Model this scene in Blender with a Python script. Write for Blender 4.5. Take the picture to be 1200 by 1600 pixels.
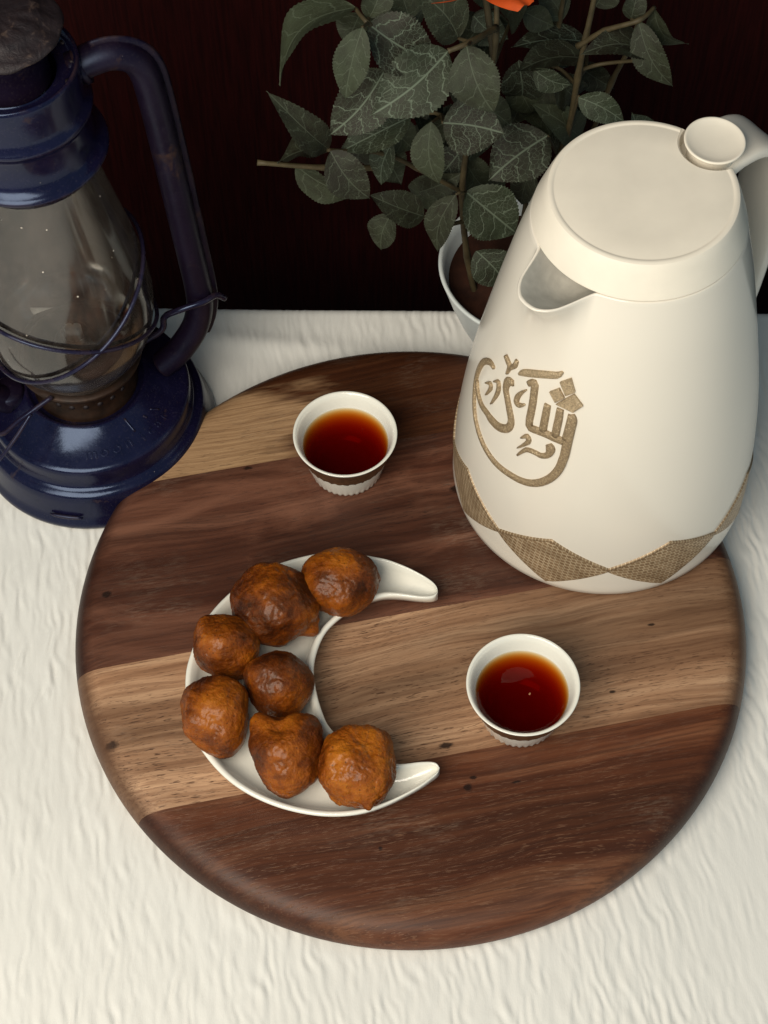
import bpy, bmesh, math, random
import numpy as np
from mathutils import Vector, Matrix, noise as mnoise

for o in list(bpy.data.objects):
    bpy.data.objects.remove(o)
scene = bpy.context.scene
COL = scene.collection
PI = math.pi

# ------------------------------------------------------------------ camera
cam_d = bpy.data.cameras.new('camera')
cam = bpy.data.objects.new('camera', cam_d)
COL.objects.link(cam)
cam_d.sensor_fit = 'VERTICAL'
cam_d.sensor_height = 36.0
cam_d.lens = 2787.0 / 1600.0 * 36.0
cam_d.clip_start = 0.02
cam_d.clip_end = 50.0
PITCH, ROLL = 1.01, -0.018
_f = Vector((0, math.cos(PITCH), -math.sin(PITCH)))
_r = Vector((1, 0, 0))
_u = Vector((0, math.sin(PITCH), math.cos(PITCH)))
_r2 = _r * math.cos(ROLL) + _u * math.sin(ROLL)
_u2 = -_r * math.sin(ROLL) + _u * math.cos(ROLL)
cam.matrix_world = Matrix(((_r2.x, _u2.x, -_f.x, -0.01368),
                           (_r2.y, _u2.y, -_f.y, -0.4864),
                           (_r2.z, _u2.z, -_f.z, 0.9046),
                           (0, 0, 0, 1)))
scene.camera = cam

# ------------------------------------------------------------------ light of the place
world = bpy.data.worlds.new('World')
scene.world = world
world.use_nodes = True
bg = world.node_tree.nodes['Background']
bg.inputs['Color'].default_value = (0.50, 0.81, 1.0, 1)
bg.inputs['Strength'].default_value = 0.27

def area_light(name, loc, aim, sx, sy, power, color):
    d = bpy.data.lights.new(name, 'AREA')
    d.shape = 'RECTANGLE'
    d.size, d.size_y = sx, sy
    d.energy = power
    d.color = color
    o = bpy.data.objects.new(name, d)
    COL.objects.link(o)
    o.location = loc
    o.rotation_euler = (Vector(aim) - Vector(loc)).to_track_quat('-Z', 'Y').to_euler()
    return o

area_light('window_light', (-0.48, -0.78, 1.06), (0.0, -0.04, 0.05), 0.95, 0.95, 23.5, (1.0, 0.905, 0.76))

vs = scene.view_settings
vs.view_transform = 'Standard'
vs.look = 'None'
vs.exposure = 0.0
vs.gamma = 1.0
vs.use_curve_mapping = False
scene.render.engine = 'CYCLES'
scene.cycles.max_bounces = 7
scene.cycles.diffuse_bounces = 3
scene.cycles.glossy_bounces = 3
scene.cycles.transparent_max_bounces = 16
scene.cycles.use_denoising = True

# ------------------------------------------------------------------ mesh helpers
def tag(o, label=None, cat=None, group=None, kind=None):
    if label: o['label'] = label
    if cat: o['category'] = cat
    if group: o['group'] = group
    if kind: o['kind'] = kind
    return o

def mobj(name, verts, faces, mat, parent=None, smooth=True, uvs=None, loc=None):
    me = bpy.data.meshes.new(name)
    me.from_pydata([tuple(map(float, v)) for v in verts], [], faces)
    me.validate()
    if uvs is not None:
        lay = me.uv_layers.new(name='UVMap')
        idx = np.empty(len(me.loops), dtype=np.int32)
        me.loops.foreach_get('vertex_index', idx)
        lay.data.foreach_set('uv', np.asarray(uvs, dtype=np.float32)[idx].ravel())
    if smooth:
        me.polygons.foreach_set('use_smooth', [True] * len(me.polygons))
    me.materials.append(mat)
    me.update()
    o = bpy.data.objects.new(name, me)
    COL.objects.link(o)
    if parent: o.parent = parent
    if loc: o.location = loc
    return o

def empty(name, loc=(0, 0, 0), rz=0.0):
    o = bpy.data.objects.new(name, None)
    COL.objects.link(o)
    o.location = loc
    o.rotation_euler = (0, 0, rz)
    o.empty_display_size = 0.02
    return o

def lathe(profile, n=96, mod=None):
    """profile [(r, z)...]; r == 0 makes a pole. mod(theta, r, z, i) -> (r, z)"""
    V, F = [], []
    rows = []
    for i, (r, z) in enumerate(profile):
        if r <= 1e-7:
            rows.append([len(V)]); V.append((0, 0, z))
        else:
            row = []
            for k in range(n):
                t = 2 * PI * k / n
                rr, zz = (r, z) if mod is None else mod(t, r, z, i)
                row.append(len(V)); V.append((rr * math.cos(t), rr * math.sin(t), zz))
            rows.append(row)
    for a, b in zip(rows[:-1], rows[1:]):
        for k in range(n):
            k2 = (k + 1) % n
            if len(a) == 1 and len(b) == 1: continue
            if len(a) == 1: F.append((a[0], b[k2], b[k]))
            elif len(b) == 1: F.append((a[k], a[k2], b[0]))
            else: F.append((a[k], a[k2], b[k2], b[k]))
    return V, F

def smooth_path(pts, n=6):
    P = [Vector(p) for p in pts]
    out = []
    for i in range(len(P) - 1):
        p0, p1, p2, p3 = P[max(i - 1, 0)], P[i], P[i + 1], P[min(i + 2, len(P) - 1)]
        for k in range(n):
            t = k / n
            out.append(0.5 * ((2 * p1) + (-p0 + p2) * t + (2 * p0 - 5 * p1 + 4 * p2 - p3) * t * t + (-p0 + 3 * p1 - 3 * p2 + p3) * t ** 3))
    out.append(P[-1])
    return out

def tube(path, rad, n=10, closed=False, flat=None, up=None, caps=True):
    """sweep a circle (or an ellipse flat=(a, b) with b along 'up') along path"""
    P = [Vector(p) for p in path]
    N = len(P)
    V, F = [], []
    prev = None
    for i, p in enumerate(P):
        if closed: t = (P[(i + 1) % N] - P[i - 1]).normalized()
        else: t = (P[min(i + 1, N - 1)] - P[max(i - 1, 0)]).normalized()
        if up is not None:
            a = Vector(up).cross(t)
            a = a.normalized() if a.length > 1e-6 else Vector((1, 0, 0))
        else:
            if prev is None:
                a = t.cross(Vector((0.31, 0.2, 0.93)))
                if a.length < 1e-3: a = t.cross(Vector((1, 0, 0)))
            else: a = prev - t * prev.dot(t)
            a.normalize()
        prev = a
        b = t.cross(a)
        r = rad[i] if hasattr(rad, '__len__') else rad
        ra, rb = (r, r) if flat is None else (flat[0] * r, flat[1] * r)
        for k in range(n):
            q = 2 * PI * k / n
            V.append(p + a * (ra * math.cos(q)) + b * (rb * math.sin(q)))
    m = N if closed else N - 1
    for i in range(m):
        j = (i + 1) % N
        for k in range(n):
            k2 = (k + 1) % n
            F.append((i * n + k, i * n + k2, j * n + k2, j * n + k))
    if caps and not closed:
        F.append(tuple(reversed(range(n))))
        F.append(tuple((N - 1) * n + k for k in range(n)))
    return V, F

def hermite(ct, z):
    zs = [c[0] for c in ct]; rs = [c[1] for c in ct]
    m = np.gradient(np.array(rs), np.array(zs))
    z = min(max(z, zs[0]), zs[-1])
    i = 0
    while i < len(zs) - 2 and z > zs[i + 1]: i += 1
    h = zs[i + 1] - zs[i]; t = (z - zs[i]) / h
    return (2*t**3-3*t**2+1)*rs[i] + (t**3-2*t**2+t)*h*m[i] + (-2*t**3+3*t**2)*rs[i+1] + (t**3-t**2)*h*m[i+1]

# ------------------------------------------------------------------ material helpers
class NT:
    def __init__(self, name):
        self.mat = bpy.data.materials.new(name)
        self.mat.use_nodes = True
        self.t = self.mat.node_tree
        self.p = self.t.nodes['Principled BSDF']
        self.out = self.t.nodes['Material Output']
    def n(self, kind, **kw):
        nd = self.t.nodes.new(kind)
        for k, v in kw.items(): setattr(nd, k, v)
        return nd
    def l(self, a, b): self.t.links.new(a, b)
    def setp(self, **kw):
        for k, v in kw.items():
            self.p.inputs[k.replace('_', ' ')].default_value = v
    def coord(self, which='Object', scale=(1, 1, 1), rot=(0, 0, 0), loc=(0, 0, 0)):
        c = self.n('ShaderNodeTexCoord')
        m = self.n('ShaderNodeMapping')
        m.inputs['Scale'].default_value = scale
        m.inputs['Rotation'].default_value = rot
        m.inputs['Location'].default_value = loc
        self.l(c.outputs[which], m.inputs['Vector'])
        return m.outputs['Vector']
    def noise(self, vec, scale=5, detail=4, rough=0.55, dist=0.0):
        t = self.n('ShaderNodeTexNoise')
        t.inputs['Scale'].default_value = scale
        t.inputs['Detail'].default_value = detail
        t.inputs['Roughness'].default_value = rough
        t.inputs['Distortion'].default_value = dist
        self.l(vec, t.inputs['Vector'])
        return t.outputs['Fac']
    def voro(self, vec, scale=5, feature='F1', rand=1.0):
        t = self.n('ShaderNodeTexVoronoi', feature=feature)
        t.inputs['Scale'].default_value = scale
        t.inputs['Randomness'].default_value = rand
        self.l(vec, t.inputs['Vector'])
        return t
    def ramp(self, fac, stops, interp='LINEAR'):
        r = self.n('ShaderNodeValToRGB')
        cr = r.color_ramp
        cr.interpolation = interp
        while len(cr.elements) < len(stops): cr.elements.new(0.5)
        for e, (p, c) in zip(cr.elements, stops):
            e.position = p
            e.color = (c, c, c, 1) if not hasattr(c, '__len__') else (*c[:3], 1)
        self.l(fac, r.inputs['Fac'])
        return r.outputs['Color']
    def mix(self, fac, a, b, mode='MIX'):
        m = self.n('ShaderNodeMix', data_type='RGBA', blend_type=mode)
        for s, v in ((0, fac), (6, a), (7, b)):
            if isinstance(v, (int, float)):
                m.inputs[s].default_value = v if s == 0 else (v, v, v, 1)
            elif isinstance(v, tuple): m.inputs[s].default_value = (*v[:3], 1)
            else: self.l(v, m.inputs[s])
        return m.outputs[2]
    def math(self, op, a, b=None, clamp=False):
        m = self.n('ShaderNodeMath', operation=op, use_clamp=clamp)
        for i, v in enumerate((a, b)):
            if v is None: continue
            if isinstance(v, (int, float)): m.inputs[i].default_value = v
            else: self.l(v, m.inputs[i])
        return m.outputs[0]
    def bump(self, h, strength=0.3, dist=0.001, normal=None):
        b = self.n('ShaderNodeBump')
        b.inputs['Strength'].default_value = strength
        b.inputs['Distance'].default_value = dist
        self.l(h, b.inputs['Height'])
        if normal is not None: self.l(normal, b.inputs['Normal'])
        return b.outputs['Normal']
    def base(self, c): self.l(c, self.p.inputs['Base Color'])
    def rough(self, c): self.l(c, self.p.inputs['Roughness'])
    def normal(self, c): self.l(c, self.p.inputs['Normal'])

# ------------------------------------------------------------------ materials
def mat_cloth():
    m = NT('crinkled_cotton')
    v = m.coord('Object')
    big = m.noise(v, 6, 3)
    m.base(m.ramp(big, [(0.3, (0.70, 0.69, 0.655)), (0.7, (0.76, 0.75, 0.715))]))
    # crinkle: long thin ridges that run towards the viewer, bent by slow drift
    drift = m.n('ShaderNodeTexNoise'); drift.inputs['Scale'].default_value = 9; drift.inputs['Detail'].default_value = 2
    m.l(v, drift.inputs['Vector'])
    sub = m.n('ShaderNodeVectorMath', operation='SUBTRACT'); m.l(drift.outputs['Color'], sub.inputs[0]); sub.inputs[1].default_value = (0.5, 0.5, 0.5)
    mul = m.n('ShaderNodeVectorMath', operation='MULTIPLY'); m.l(sub.outputs[0], mul.inputs[0]); mul.inputs[1].default_value = (0.030, 0.0, 0.0)
    add = m.n('ShaderNodeVectorMath', operation='ADD'); m.l(v, add.inputs[0]); m.l(mul.outputs[0], add.inputs[1])
    def ridges(sx, sy, rot, dist):
        mp = m.n('ShaderNodeMapping')
        mp.inputs['Rotation'].default_value = (0, 0, rot)
        mp.inputs['Scale'].default_value = (sx, sy, 1)
        m.l(add.outputs[0], mp.inputs['Vector'])
        return m.noise(mp.outputs[0], 1.0, 1, 0.4, dist)
    r1 = ridges(150, 26, 0.10, 0.25)
    r2 = ridges(240, 52, 0.20, 0.2)
    r3 = ridges(85, 17, 0.04, 0.3)
    rr = m.math('ADD', m.math('ADD', m.math('MULTIPLY', r1, 1.0), m.math('MULTIPLY', r2, 0.40)), m.math('MULTIPLY', r3, 0.8))
    sep = m.n('ShaderNodeSeparateXYZ'); m.l(v, sep.inputs[0])
    calm = m.ramp(m.noise(m.coord('Object', loc=(0.37, 0.1, 0)), 5.5, 2), [(0.38, 0.45), (0.58, 1.0)])
    flat = m.n('ShaderNodeVectorMath', operation='DISTANCE'); m.l(v, flat.inputs[0]); flat.inputs[1].default_value = (0.20, -0.17, 0)
    calm = m.math('MULTIPLY', calm, m.ramp(flat.outputs['Value'], [(0.05, 0.28), (0.14, 1.0)]))
    n1 = m.bump(m.math('MULTIPLY', rr, calm), 0.38, 0.0028)
    weave = m.noise(m.coord('Object', (1, 0.35, 1)), 1400, 2, 0.6)
    m.normal(m.bump(weave, 0.22, 0.0004, n1))
    m.setp(Roughness=0.85, Sheen_Weight=0.10, Sheen_Roughness=0.5)
    m.p.inputs['Specular IOR Level'].default_value = 0.12
    return m.mat

def mat_wall():
    m = NT('dark_panel')
    v = m.coord('Object', (1, 1, 0.05))
    st = m.noise(v, 420, 2, 0.6)
    m.base(m.ramp(st, [(0.35, (0.0098, 0.0011, 0.0010)), (0.65, (0.0185, 0.0021, 0.0018))]))
    m.normal(m.bump(st, 0.3, 0.001))
    m.setp(Roughness=0.7)
    m.p.inputs['Specular IOR Level'].default_value = 0.06
    return m.mat

def mat_wood(name, lo, mid, hi, knots=(), patch=None, seed=0.0, scuff=0.25, pore=0.6, pore_col=None, figure=0.0):
    """x runs along the grain"""
    m = NT(name)
    o = (seed * 1.7, seed * 0.9, seed)
    warp = m.noise(m.coord('Object', (3.0, 9.0, 9.0), loc=o), 1.6, 3, 0.5)
    c = m.n('ShaderNodeTexCoord').outputs['Object']
    # bend the grain: y += warp
    sx = m.n('ShaderNodeSeparateXYZ'); m.l(c, sx.inputs[0])
    yy = m.math('ADD', sx.outputs['Y'], m.math('MULTIPLY', m.math('SUBTRACT', warp, 0.5), 0.030))
    cx = m.n('ShaderNodeCombineXYZ')
    m.l(sx.outputs['X'], cx.inputs['X']); m.l(yy, cx.inputs['Y']); m.l(sx.outputs['Z'], cx.inputs['Z'])
    def stretched(sc, detail, rough, k=1.0):
        mp = m.n('ShaderNodeMapping')
        mp.inputs['Scale'].default_value = sc
        mp.inputs['Location'].default_value = o
        m.l(cx.outputs[0], mp.inputs['Vector'])
        return m.noise(mp.outputs[0], k, detail, rough)
    bands = stretched((2.6, 60, 30), 5, 0.66)
    fibre = stretched((16, 520, 300), 4, 0.65)
    pores = stretched((120, 1350, 900), 2, 0.7)
    col = m.ramp(bands, [(0.28, lo), (0.48, mid), (0.70, hi)])
    broad = stretched((1.5, 17, 9), 3, 0.55)
    streak = stretched((4.0, 170, 60), 4, 0.6)
    col = m.mix(m.ramp(fibre, [(0.36, 0.60), (0.57, 0.0)]), col, lo)
    col = m.mix(m.ramp(streak, [(0.34, 0.42), (0.50, 0.0)]), col, lo)
    col = m.mix(1.0, col, m.ramp(broad, [(0.30, 0.55), (0.50, 0.98), (0.70, 1.38)]), 'MULTIPLY')
    if figure:
        mp = m.n('ShaderNodeMapping')
        mp.inputs['Rotation'].default_value = (0, 0, -0.75)
        mp.inputs['Scale'].default_value = (9, 34, 9)
        m.l(c, mp.inputs['Vector'])
        fg = m.noise(mp.outputs[0], 1.0, 5, 0.6, 0.9)
        col = m.mix(m.math('MULTIPLY', m.ramp(fg, [(0.50, 0.0), (0.66, 1.0)]), figure), col, tuple(x * 1.9 for x in hi))
        col = m.mix(m.math('MULTIPLY', m.ramp(fg, [(0.32, 1.0), (0.46, 0.0)]), figure), col, lo)
    if patch is not None:
        (px, py, rx, ry, pc_lo, pc_hi) = patch
        mp = m.n('ShaderNodeMapping')
        mp.inputs['Location'].default_value = (-px / rx, -py / ry, 0)
        mp.inputs['Scale'].default_value = (1 / rx, 1 / ry, 0.0)
        m.l(cx.outputs[0], mp.inputs['Vector'])
        ln = m.n('ShaderNodeVectorMath', operation='LENGTH'); m.l(mp.outputs[0], ln.inputs[0])
        d = m.math('ADD', ln.outputs['Value'], m.math('MULTIPLY', m.math('SUBTRACT', m.noise(m.coord('Object', (8, 40, 30)), 2.2, 4), 0.5), 1.1))
        pc = m.mix(m.ramp(fibre, [(0.35, 0.7), (0.62, 0.0)]), pc_hi, pc_lo)
        col = m.mix(m.ramp(d, [(0.72, 1.0), (1.05, 0.0)]), col, pc)
    # short pores, dark except on the front plank, whose pale ones paint reflected light
    dens = m.ramp(m.noise(m.coord('Object', (10, 26, 9), loc=o), 1.0, 2), [(0.36, 0.25), (0.60, 1.0)])
    col = m.mix(m.math('MULTIPLY', m.ramp(pores, [(0.36, pore), (0.415, 0.0)]), dens), col, pore_col or tuple(x * 0.35 for x in lo))
    # pale scuffs on the surface
    sc = m.math('MULTIPLY', m.ramp(m.noise(m.coord('Object', (9, 16, 9), loc=o), 1.9, 3, 0.6), [(0.52, 0.0), (0.74, 1.0)]),
                m.ramp(m.noise(m.coord('Object', (150, 900, 300), rot=(0, 0, 0.25), loc=o), 1.0, 5, 0.75), [(0.45, 0.0), (0.70, 1.0)]))
    col = m.mix(m.math('MULTIPLY', sc, scuff), col, (0.46, 0.36, 0.27))
    for (kx, ky, ka, kb) in knots:
        mp = m.n('ShaderNodeMapping')
        mp.inputs['Location'].default_value = (-kx / ka, -ky / kb, 0)
        mp.inputs['Scale'].default_value = (1 / ka, 1 / kb, 0.0)
        m.l(c, mp.inputs['Vector'])
        ln = m.n('ShaderNodeVectorMath', operation='LENGTH'); m.l(mp.outputs[0], ln.inputs[0])
        d = m.math('ADD', ln.outputs['Value'], m.math('MULTIPLY', m.math('SUBTRACT', m.noise(c, 420, 2), 0.5), 0.9))
        col = m.mix(m.ramp(d, [(0.55, 0.9), (1.0, 0.0)]), col, (0.012, 0.005, 0.003))
    # end grain drinks more oil than the long grain
    nrm = m.n('ShaderNodeSeparateXYZ'); m.l(m.n('ShaderNodeTexCoord').outputs['Normal'], nrm.inputs[0])
    endg = m.ramp(m.math('ABSOLUTE', nrm.outputs['X']), [(0.22, 0.0), (0.62, 0.80)])
    col = m.mix(endg, col, tuple(x * 0.62 for x in lo))
    m.base(col)
    m.rough(m.ramp(bands, [(0.3, 0.40), (0.7, 0.52)]))
    hgt = m.math('ADD', m.math('MULTIPLY', fibre, 0.6), m.math('MULTIPLY', m.ramp(pores, [(0.30, 0.0), (0.42, 1.0)]), 0.6))
    m.normal(m.bump(hgt, 0.30, 0.0006))
    m.p.inputs['Specular IOR Level'].default_value = 0.28
    return m.mat

def mat_plain(name, col, rough=0.4, spec=0.5, metallic=0.0, var=0.04, nscale=40, bump=0.0, coat=0.0, sss=0.0):
    m = NT(name)
    v = m.coord('Object')
    nz = m.noise(v, nscale, 4)
    m.base(m.ramp(nz, [(0.3, tuple(c * (1 - var) for c in col)), (0.7, tuple(min(1, c * (1 + var)) for c in col))]))
    m.setp(Roughness=rough)
    m.setp(Metallic=metallic, Coat_Weight=coat)
    if sss:
        m.setp(Subsurface_Weight=sss, Subsurface_Scale=0.004)
        m.p.inputs['Subsurface Radius'].default_value = (1.0, 0.7, 0.5)
    m.p.inputs['Specular IOR Level'].default_value = spec
    if bump: m.normal(m.bump(nz, bump, 0.0008))
    return m.mat

def mat_gold(name, col=(0.40, 0.29, 0.17)):
    m = NT(name)
    v = m.coord('Object')
    fl = m.voro(v, 1500)
    g = m.ramp(fl.outputs['Color'], [(0.0, tuple(c * 0.55 for c in col)), (0.75, col), (1.0, (0.62, 0.50, 0.32))])
    m.base(g)
    m.normal(m.bump(fl.outputs['Distance'], 0.5, 0.0006))
    m.setp(Metallic=0.35, Roughness=0.5)
    return m.mat

def mat_snake():
    m = NT('snakeskin_gold')
    c = m.n('ShaderNodeTexCoord')
    b = m.n('ShaderNodeTexBrick')
    b.offset = 0.5
    for k, v in dict(Scale=1.0, Mortar_Size=0.14, Mortar_Smooth=0.35, Bias=0.0, Brick_Width=1.0, Row_Height=1.0).items():
        b.inputs[k.replace('_', ' ')].default_value = v
    b.inputs['Color1'].default_value = (0.23, 0.15, 0.08, 1)
    b.inputs['Color2'].default_value = (0.36, 0.25, 0.145, 1)
    b.inputs['Mortar'].default_value = (0.56, 0.44, 0.29, 1)
    m.l(c.outputs['UV'], b.inputs['Vector'])
    nz = m.noise(m.coord('UV'), 0.22, 3)
    col = m.mix(m.ramp(nz, [(0.42, 0.0), (0.64, 0.5)]), b.outputs['Color'], (0.17, 0.105, 0.052))
    m.base(col)
    m.normal(m.bump(b.outputs['Fac'], 0.5, 0.0006))
    m.setp(Roughness=0.42, Metallic=0.25)
    return m.mat

def mat_tea():
    m = NT('red_tea')
    t = m.t
    t.nodes.remove(m.p)
    tr = m.n('ShaderNodeBsdfTransparent')
    gl = m.n('ShaderNodeBsdfGlossy'); gl.inputs['Roughness'].default_value = 0.02
    fr = m.n('ShaderNodeFresnel'); fr.inputs['IOR'].default_value = 1.33
    geo = m.n('ShaderNodeNewGeometry')
    fac = m.math('MULTIPLY', fr.outputs[0], m.math('SUBTRACT', 1.0, geo.outputs['Backfacing']))
    mx = m.n('ShaderNodeMixShader')
    m.l(fac, mx.inputs[0]); m.l(tr.outputs[0], mx.inputs[1]); m.l(gl.outputs[0], mx.inputs[2])
    m.l(mx.outputs[0], m.out.inputs['Surface'])
    va = m.n('ShaderNodeVolumeAbsorption')
    va.inputs['Color'].default_value = (0.875, 0.60, 0.05, 1)
    va.inputs['Density'].default_value = 400
    m.l(va.outputs[0], m.out.inputs['Volume'])
    return m.mat

def mat_glass():
    m = NT('dusty_glass')
    t = m.t
    v = m.coord('Object')
    tr = m.n('ShaderNodeBsdfTransparent'); tr.inputs[0].default_value = (0.90, 0.88, 0.84, 1)
    gl = m.n('ShaderNodeBsdfGlossy'); gl.inputs['Roughness'].default_value = 0.10
    fr = m.n('ShaderNodeFresnel'); fr.inputs['IOR'].default_value = 2.1
    mx = m.n('ShaderNodeMixShader')
    m.l(fr.outputs[0], mx.inputs[0]); m.l(tr.outputs[0], mx.inputs[1]); m.l(gl.outputs[0], mx.inputs[2])
    dirt = m.noise(m.coord('Object', (1, 1, 0.6)), 34, 5, 0.65, 0.6)
    sp = m.voro(v, 330)
    keep = m.ramp(sp.outputs['Color'], [(0.88, 0.0), (0.92, 1.0)])
    specks = m.math('MULTIPLY', keep, m.ramp(sp.outputs['Distance'], [(0.14, 1.0), (0.22, 0.0)]))
    m.base(m.mix(specks, (0.26, 0.21, 0.18), (0.75, 0.68, 0.58)))
    m.setp(Roughness=0.8)
    fac = m.math('MAXIMUM', m.math('MULTIPLY', m.ramp(dirt, [(0.36, 0.03), (0.72, 0.30)]), 0.8), specks)
    m2 = m.n('ShaderNodeMixShader')
    m.l(fac, m2.inputs[0]); m.l(mx.outputs[0], m2.inputs[1]); m.l(m.p.outputs[0], m2.inputs[2])
    m.l(m2.outputs[0], m.out.inputs['Surface'])
    return m.mat

def mat_enamel(name='blue_enamel', col=(0.0054, 0.0046, 0.0195), rust=0.63, ro=0.13, spec=0.5):
    m = NT(name)
    v = m.coord('Object')
    nz = m.noise(v, 60, 5, 0.65)
    rs = m.ramp(m.noise(v, 38, 6, 0.7, 0.5), [(rust, 0.0), (rust + 0.10, 1.0)])
    base = m.ramp(nz, [(0.3, tuple(c * 0.75 for c in col)), (0.7, tuple(c * 1.25 for c in col))])
    geo = m.n('ShaderNodeNewGeometry')
    edge = m.ramp(geo.outputs['Pointiness'], [(0.53, 0.0), (0.60, 1.0)])
    rfac = m.math('MAXIMUM', m.math('MULTIPLY', rs, 0.85), m.math('MULTIPLY', edge, m.ramp(nz, [(0.45, 0.0), (0.6, 0.8)])))
    col2 = m.mix(rfac, base, m.ramp(m.noise(v, 220, 4), [(0.3, (0.018, 0.008, 0.005)), (0.7, (0.055, 0.026, 0.015))]))
    sp = m.voro(v, 420)
    keep = m.math('MULTIPLY', m.ramp(sp.outputs['Color'], [(0.86, 0.0), (0.94, 1.0)]), m.ramp(m.noise(v, 26, 3), [(0.54, 0.0), (0.64, 1.0)]))
    specks = m.math('MULTIPLY', keep, m.ramp(sp.outputs['Distance'], [(0.08, 1.0), (0.20, 0.0)]))
    dust = m.ramp(m.noise(v, 700, 3, 0.7), [(0.55, 0.0), (0.78, 0.05)])
    m.base(m.mix(specks, m.mix(dust, col2, (0.30, 0.25, 0.22)), (0.42, 0.37, 0.33)))
    m.rough(m.mix(rfac, m.ramp(nz, [(0.3, ro), (0.7, ro + 0.13)]), 0.75))
    m.normal(m.bump(m.noise(v, 300, 3), 0.08, 0.0006))
    m.p.inputs['Specular Tint'].default_value = (0.50, 0.66, 1.0, 1)  # bluish sky reflection put into the specular colour
    m.p.inputs['Specular IOR Level'].default_value = spec
    return m.mat

def mat_rust():
    m = NT('rusty_metal')
    v = m.coord('Object')
    nz = m.noise(v, 130, 6, 0.7, 0.4)
    m.base(m.ramp(nz, [(0.3, (0.008, 0.0055, 0.008)), (0.55, (0.022, 0.014, 0.016)), (0.72, (0.12, 0.080, 0.062))]))
    m.normal(m.bump(nz, 0.7, 0.0015))
    m.setp(Roughness=0.55, Metallic=0.25)
    return m.mat

def mat_leaf(name, lo, hi, vein, net_scale, vein_amt):
    m = NT(name)
    uv = m.coord('UV')
    sep = m.n('ShaderNodeSeparateXYZ'); m.l(uv, sep.inputs[0])
    u = sep.outputs['X']; vv = sep.outputs['Y']
    av = m.math('ABSOLUTE', vv)
    wob = m.math('MULTIPLY', m.math('SUBTRACT', m.noise(uv, 2.6, 3), 0.5), 0.30)
    # side veins sweep forward from the midrib
    ph = m.math('FRACT', m.math('MULTIPLY', m.math('ADD', m.math('SUBTRACT', u, m.math('MULTIPLY', av, 0.21)), wob), 4.6))
    d = m.math('ABSOLUTE', m.math('SUBTRACT', ph, 0.5))
    side = m.ramp(d, [(0.0, 0.9), (0.03, 0.7), (0.065, 0.0)])
    rib = m.ramp(av, [(0.0, 1.0), (0.022, 0.8), (0.045, 0.0)])
    mp = m.n('ShaderNodeMapping'); mp.inputs['Scale'].default_value = (1.9, 1, 1); m.l(uv, mp.inputs['Vector'])
    warp = m.n('ShaderNodeMix', data_type='VECTOR')
    vo = m.n('ShaderNodeTexVoronoi', feature='DISTANCE_TO_EDGE'); vo.inputs['Scale'].default_value = net_scale
    oi = m.n('ShaderNodeObjectInfo')
    off = m.n('ShaderNodeVectorMath', operation='ADD'); m.l(mp.outputs[0], off.inputs[0])
    cmb = m.n('ShaderNodeCombineXYZ'); m.l(m.math('MULTIPLY', oi.outputs['Random'], 37.0), cmb.inputs['X']); m.l(m.math('MULTIPLY', oi.outputs['Random'], 91.0), cmb.inputs['Z'])
    m.l(cmb.outputs[0], off.inputs[1]); m.l(off.outputs[0], vo.inputs['Vector'])
    net = m.ramp(vo.outputs['Distance'], [(0.0, 0.62), (0.03, 0.4), (0.065, 0.0)])
    fade = m.ramp(m.noise(off.outputs[0], 1.3, 2), [(0.34, 0.25), (0.62, 1.0)])
    lines = m.math('MAXIMUM', m.math('MAXIMUM', rib, m.math('MULTIPLY', side, 0.95)), m.math('MULTIPLY', net, fade))
    g = m.ramp(m.math('ADD', m.math('MULTIPLY', m.noise(off.outputs[0], 2.4, 4), 0.65), m.math('MULTIPLY', oi.outputs['Random'], 0.35)), [(0.28, lo), (0.72, hi)])
    m.base(m.mix(m.math('MULTIPLY', lines, vein_amt), g, vein))
    m.normal(m.bump(m.math('SUBTRACT', 1.0, lines), 0.35, 0.0008, m.bump(m.noise(off.outputs[0], 60, 2), 0.2, 0.0005)))
    m.setp(Roughness=0.62)
    m.p.inputs['Specular IOR Level'].default_value = 0.3
    return m.mat

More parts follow.
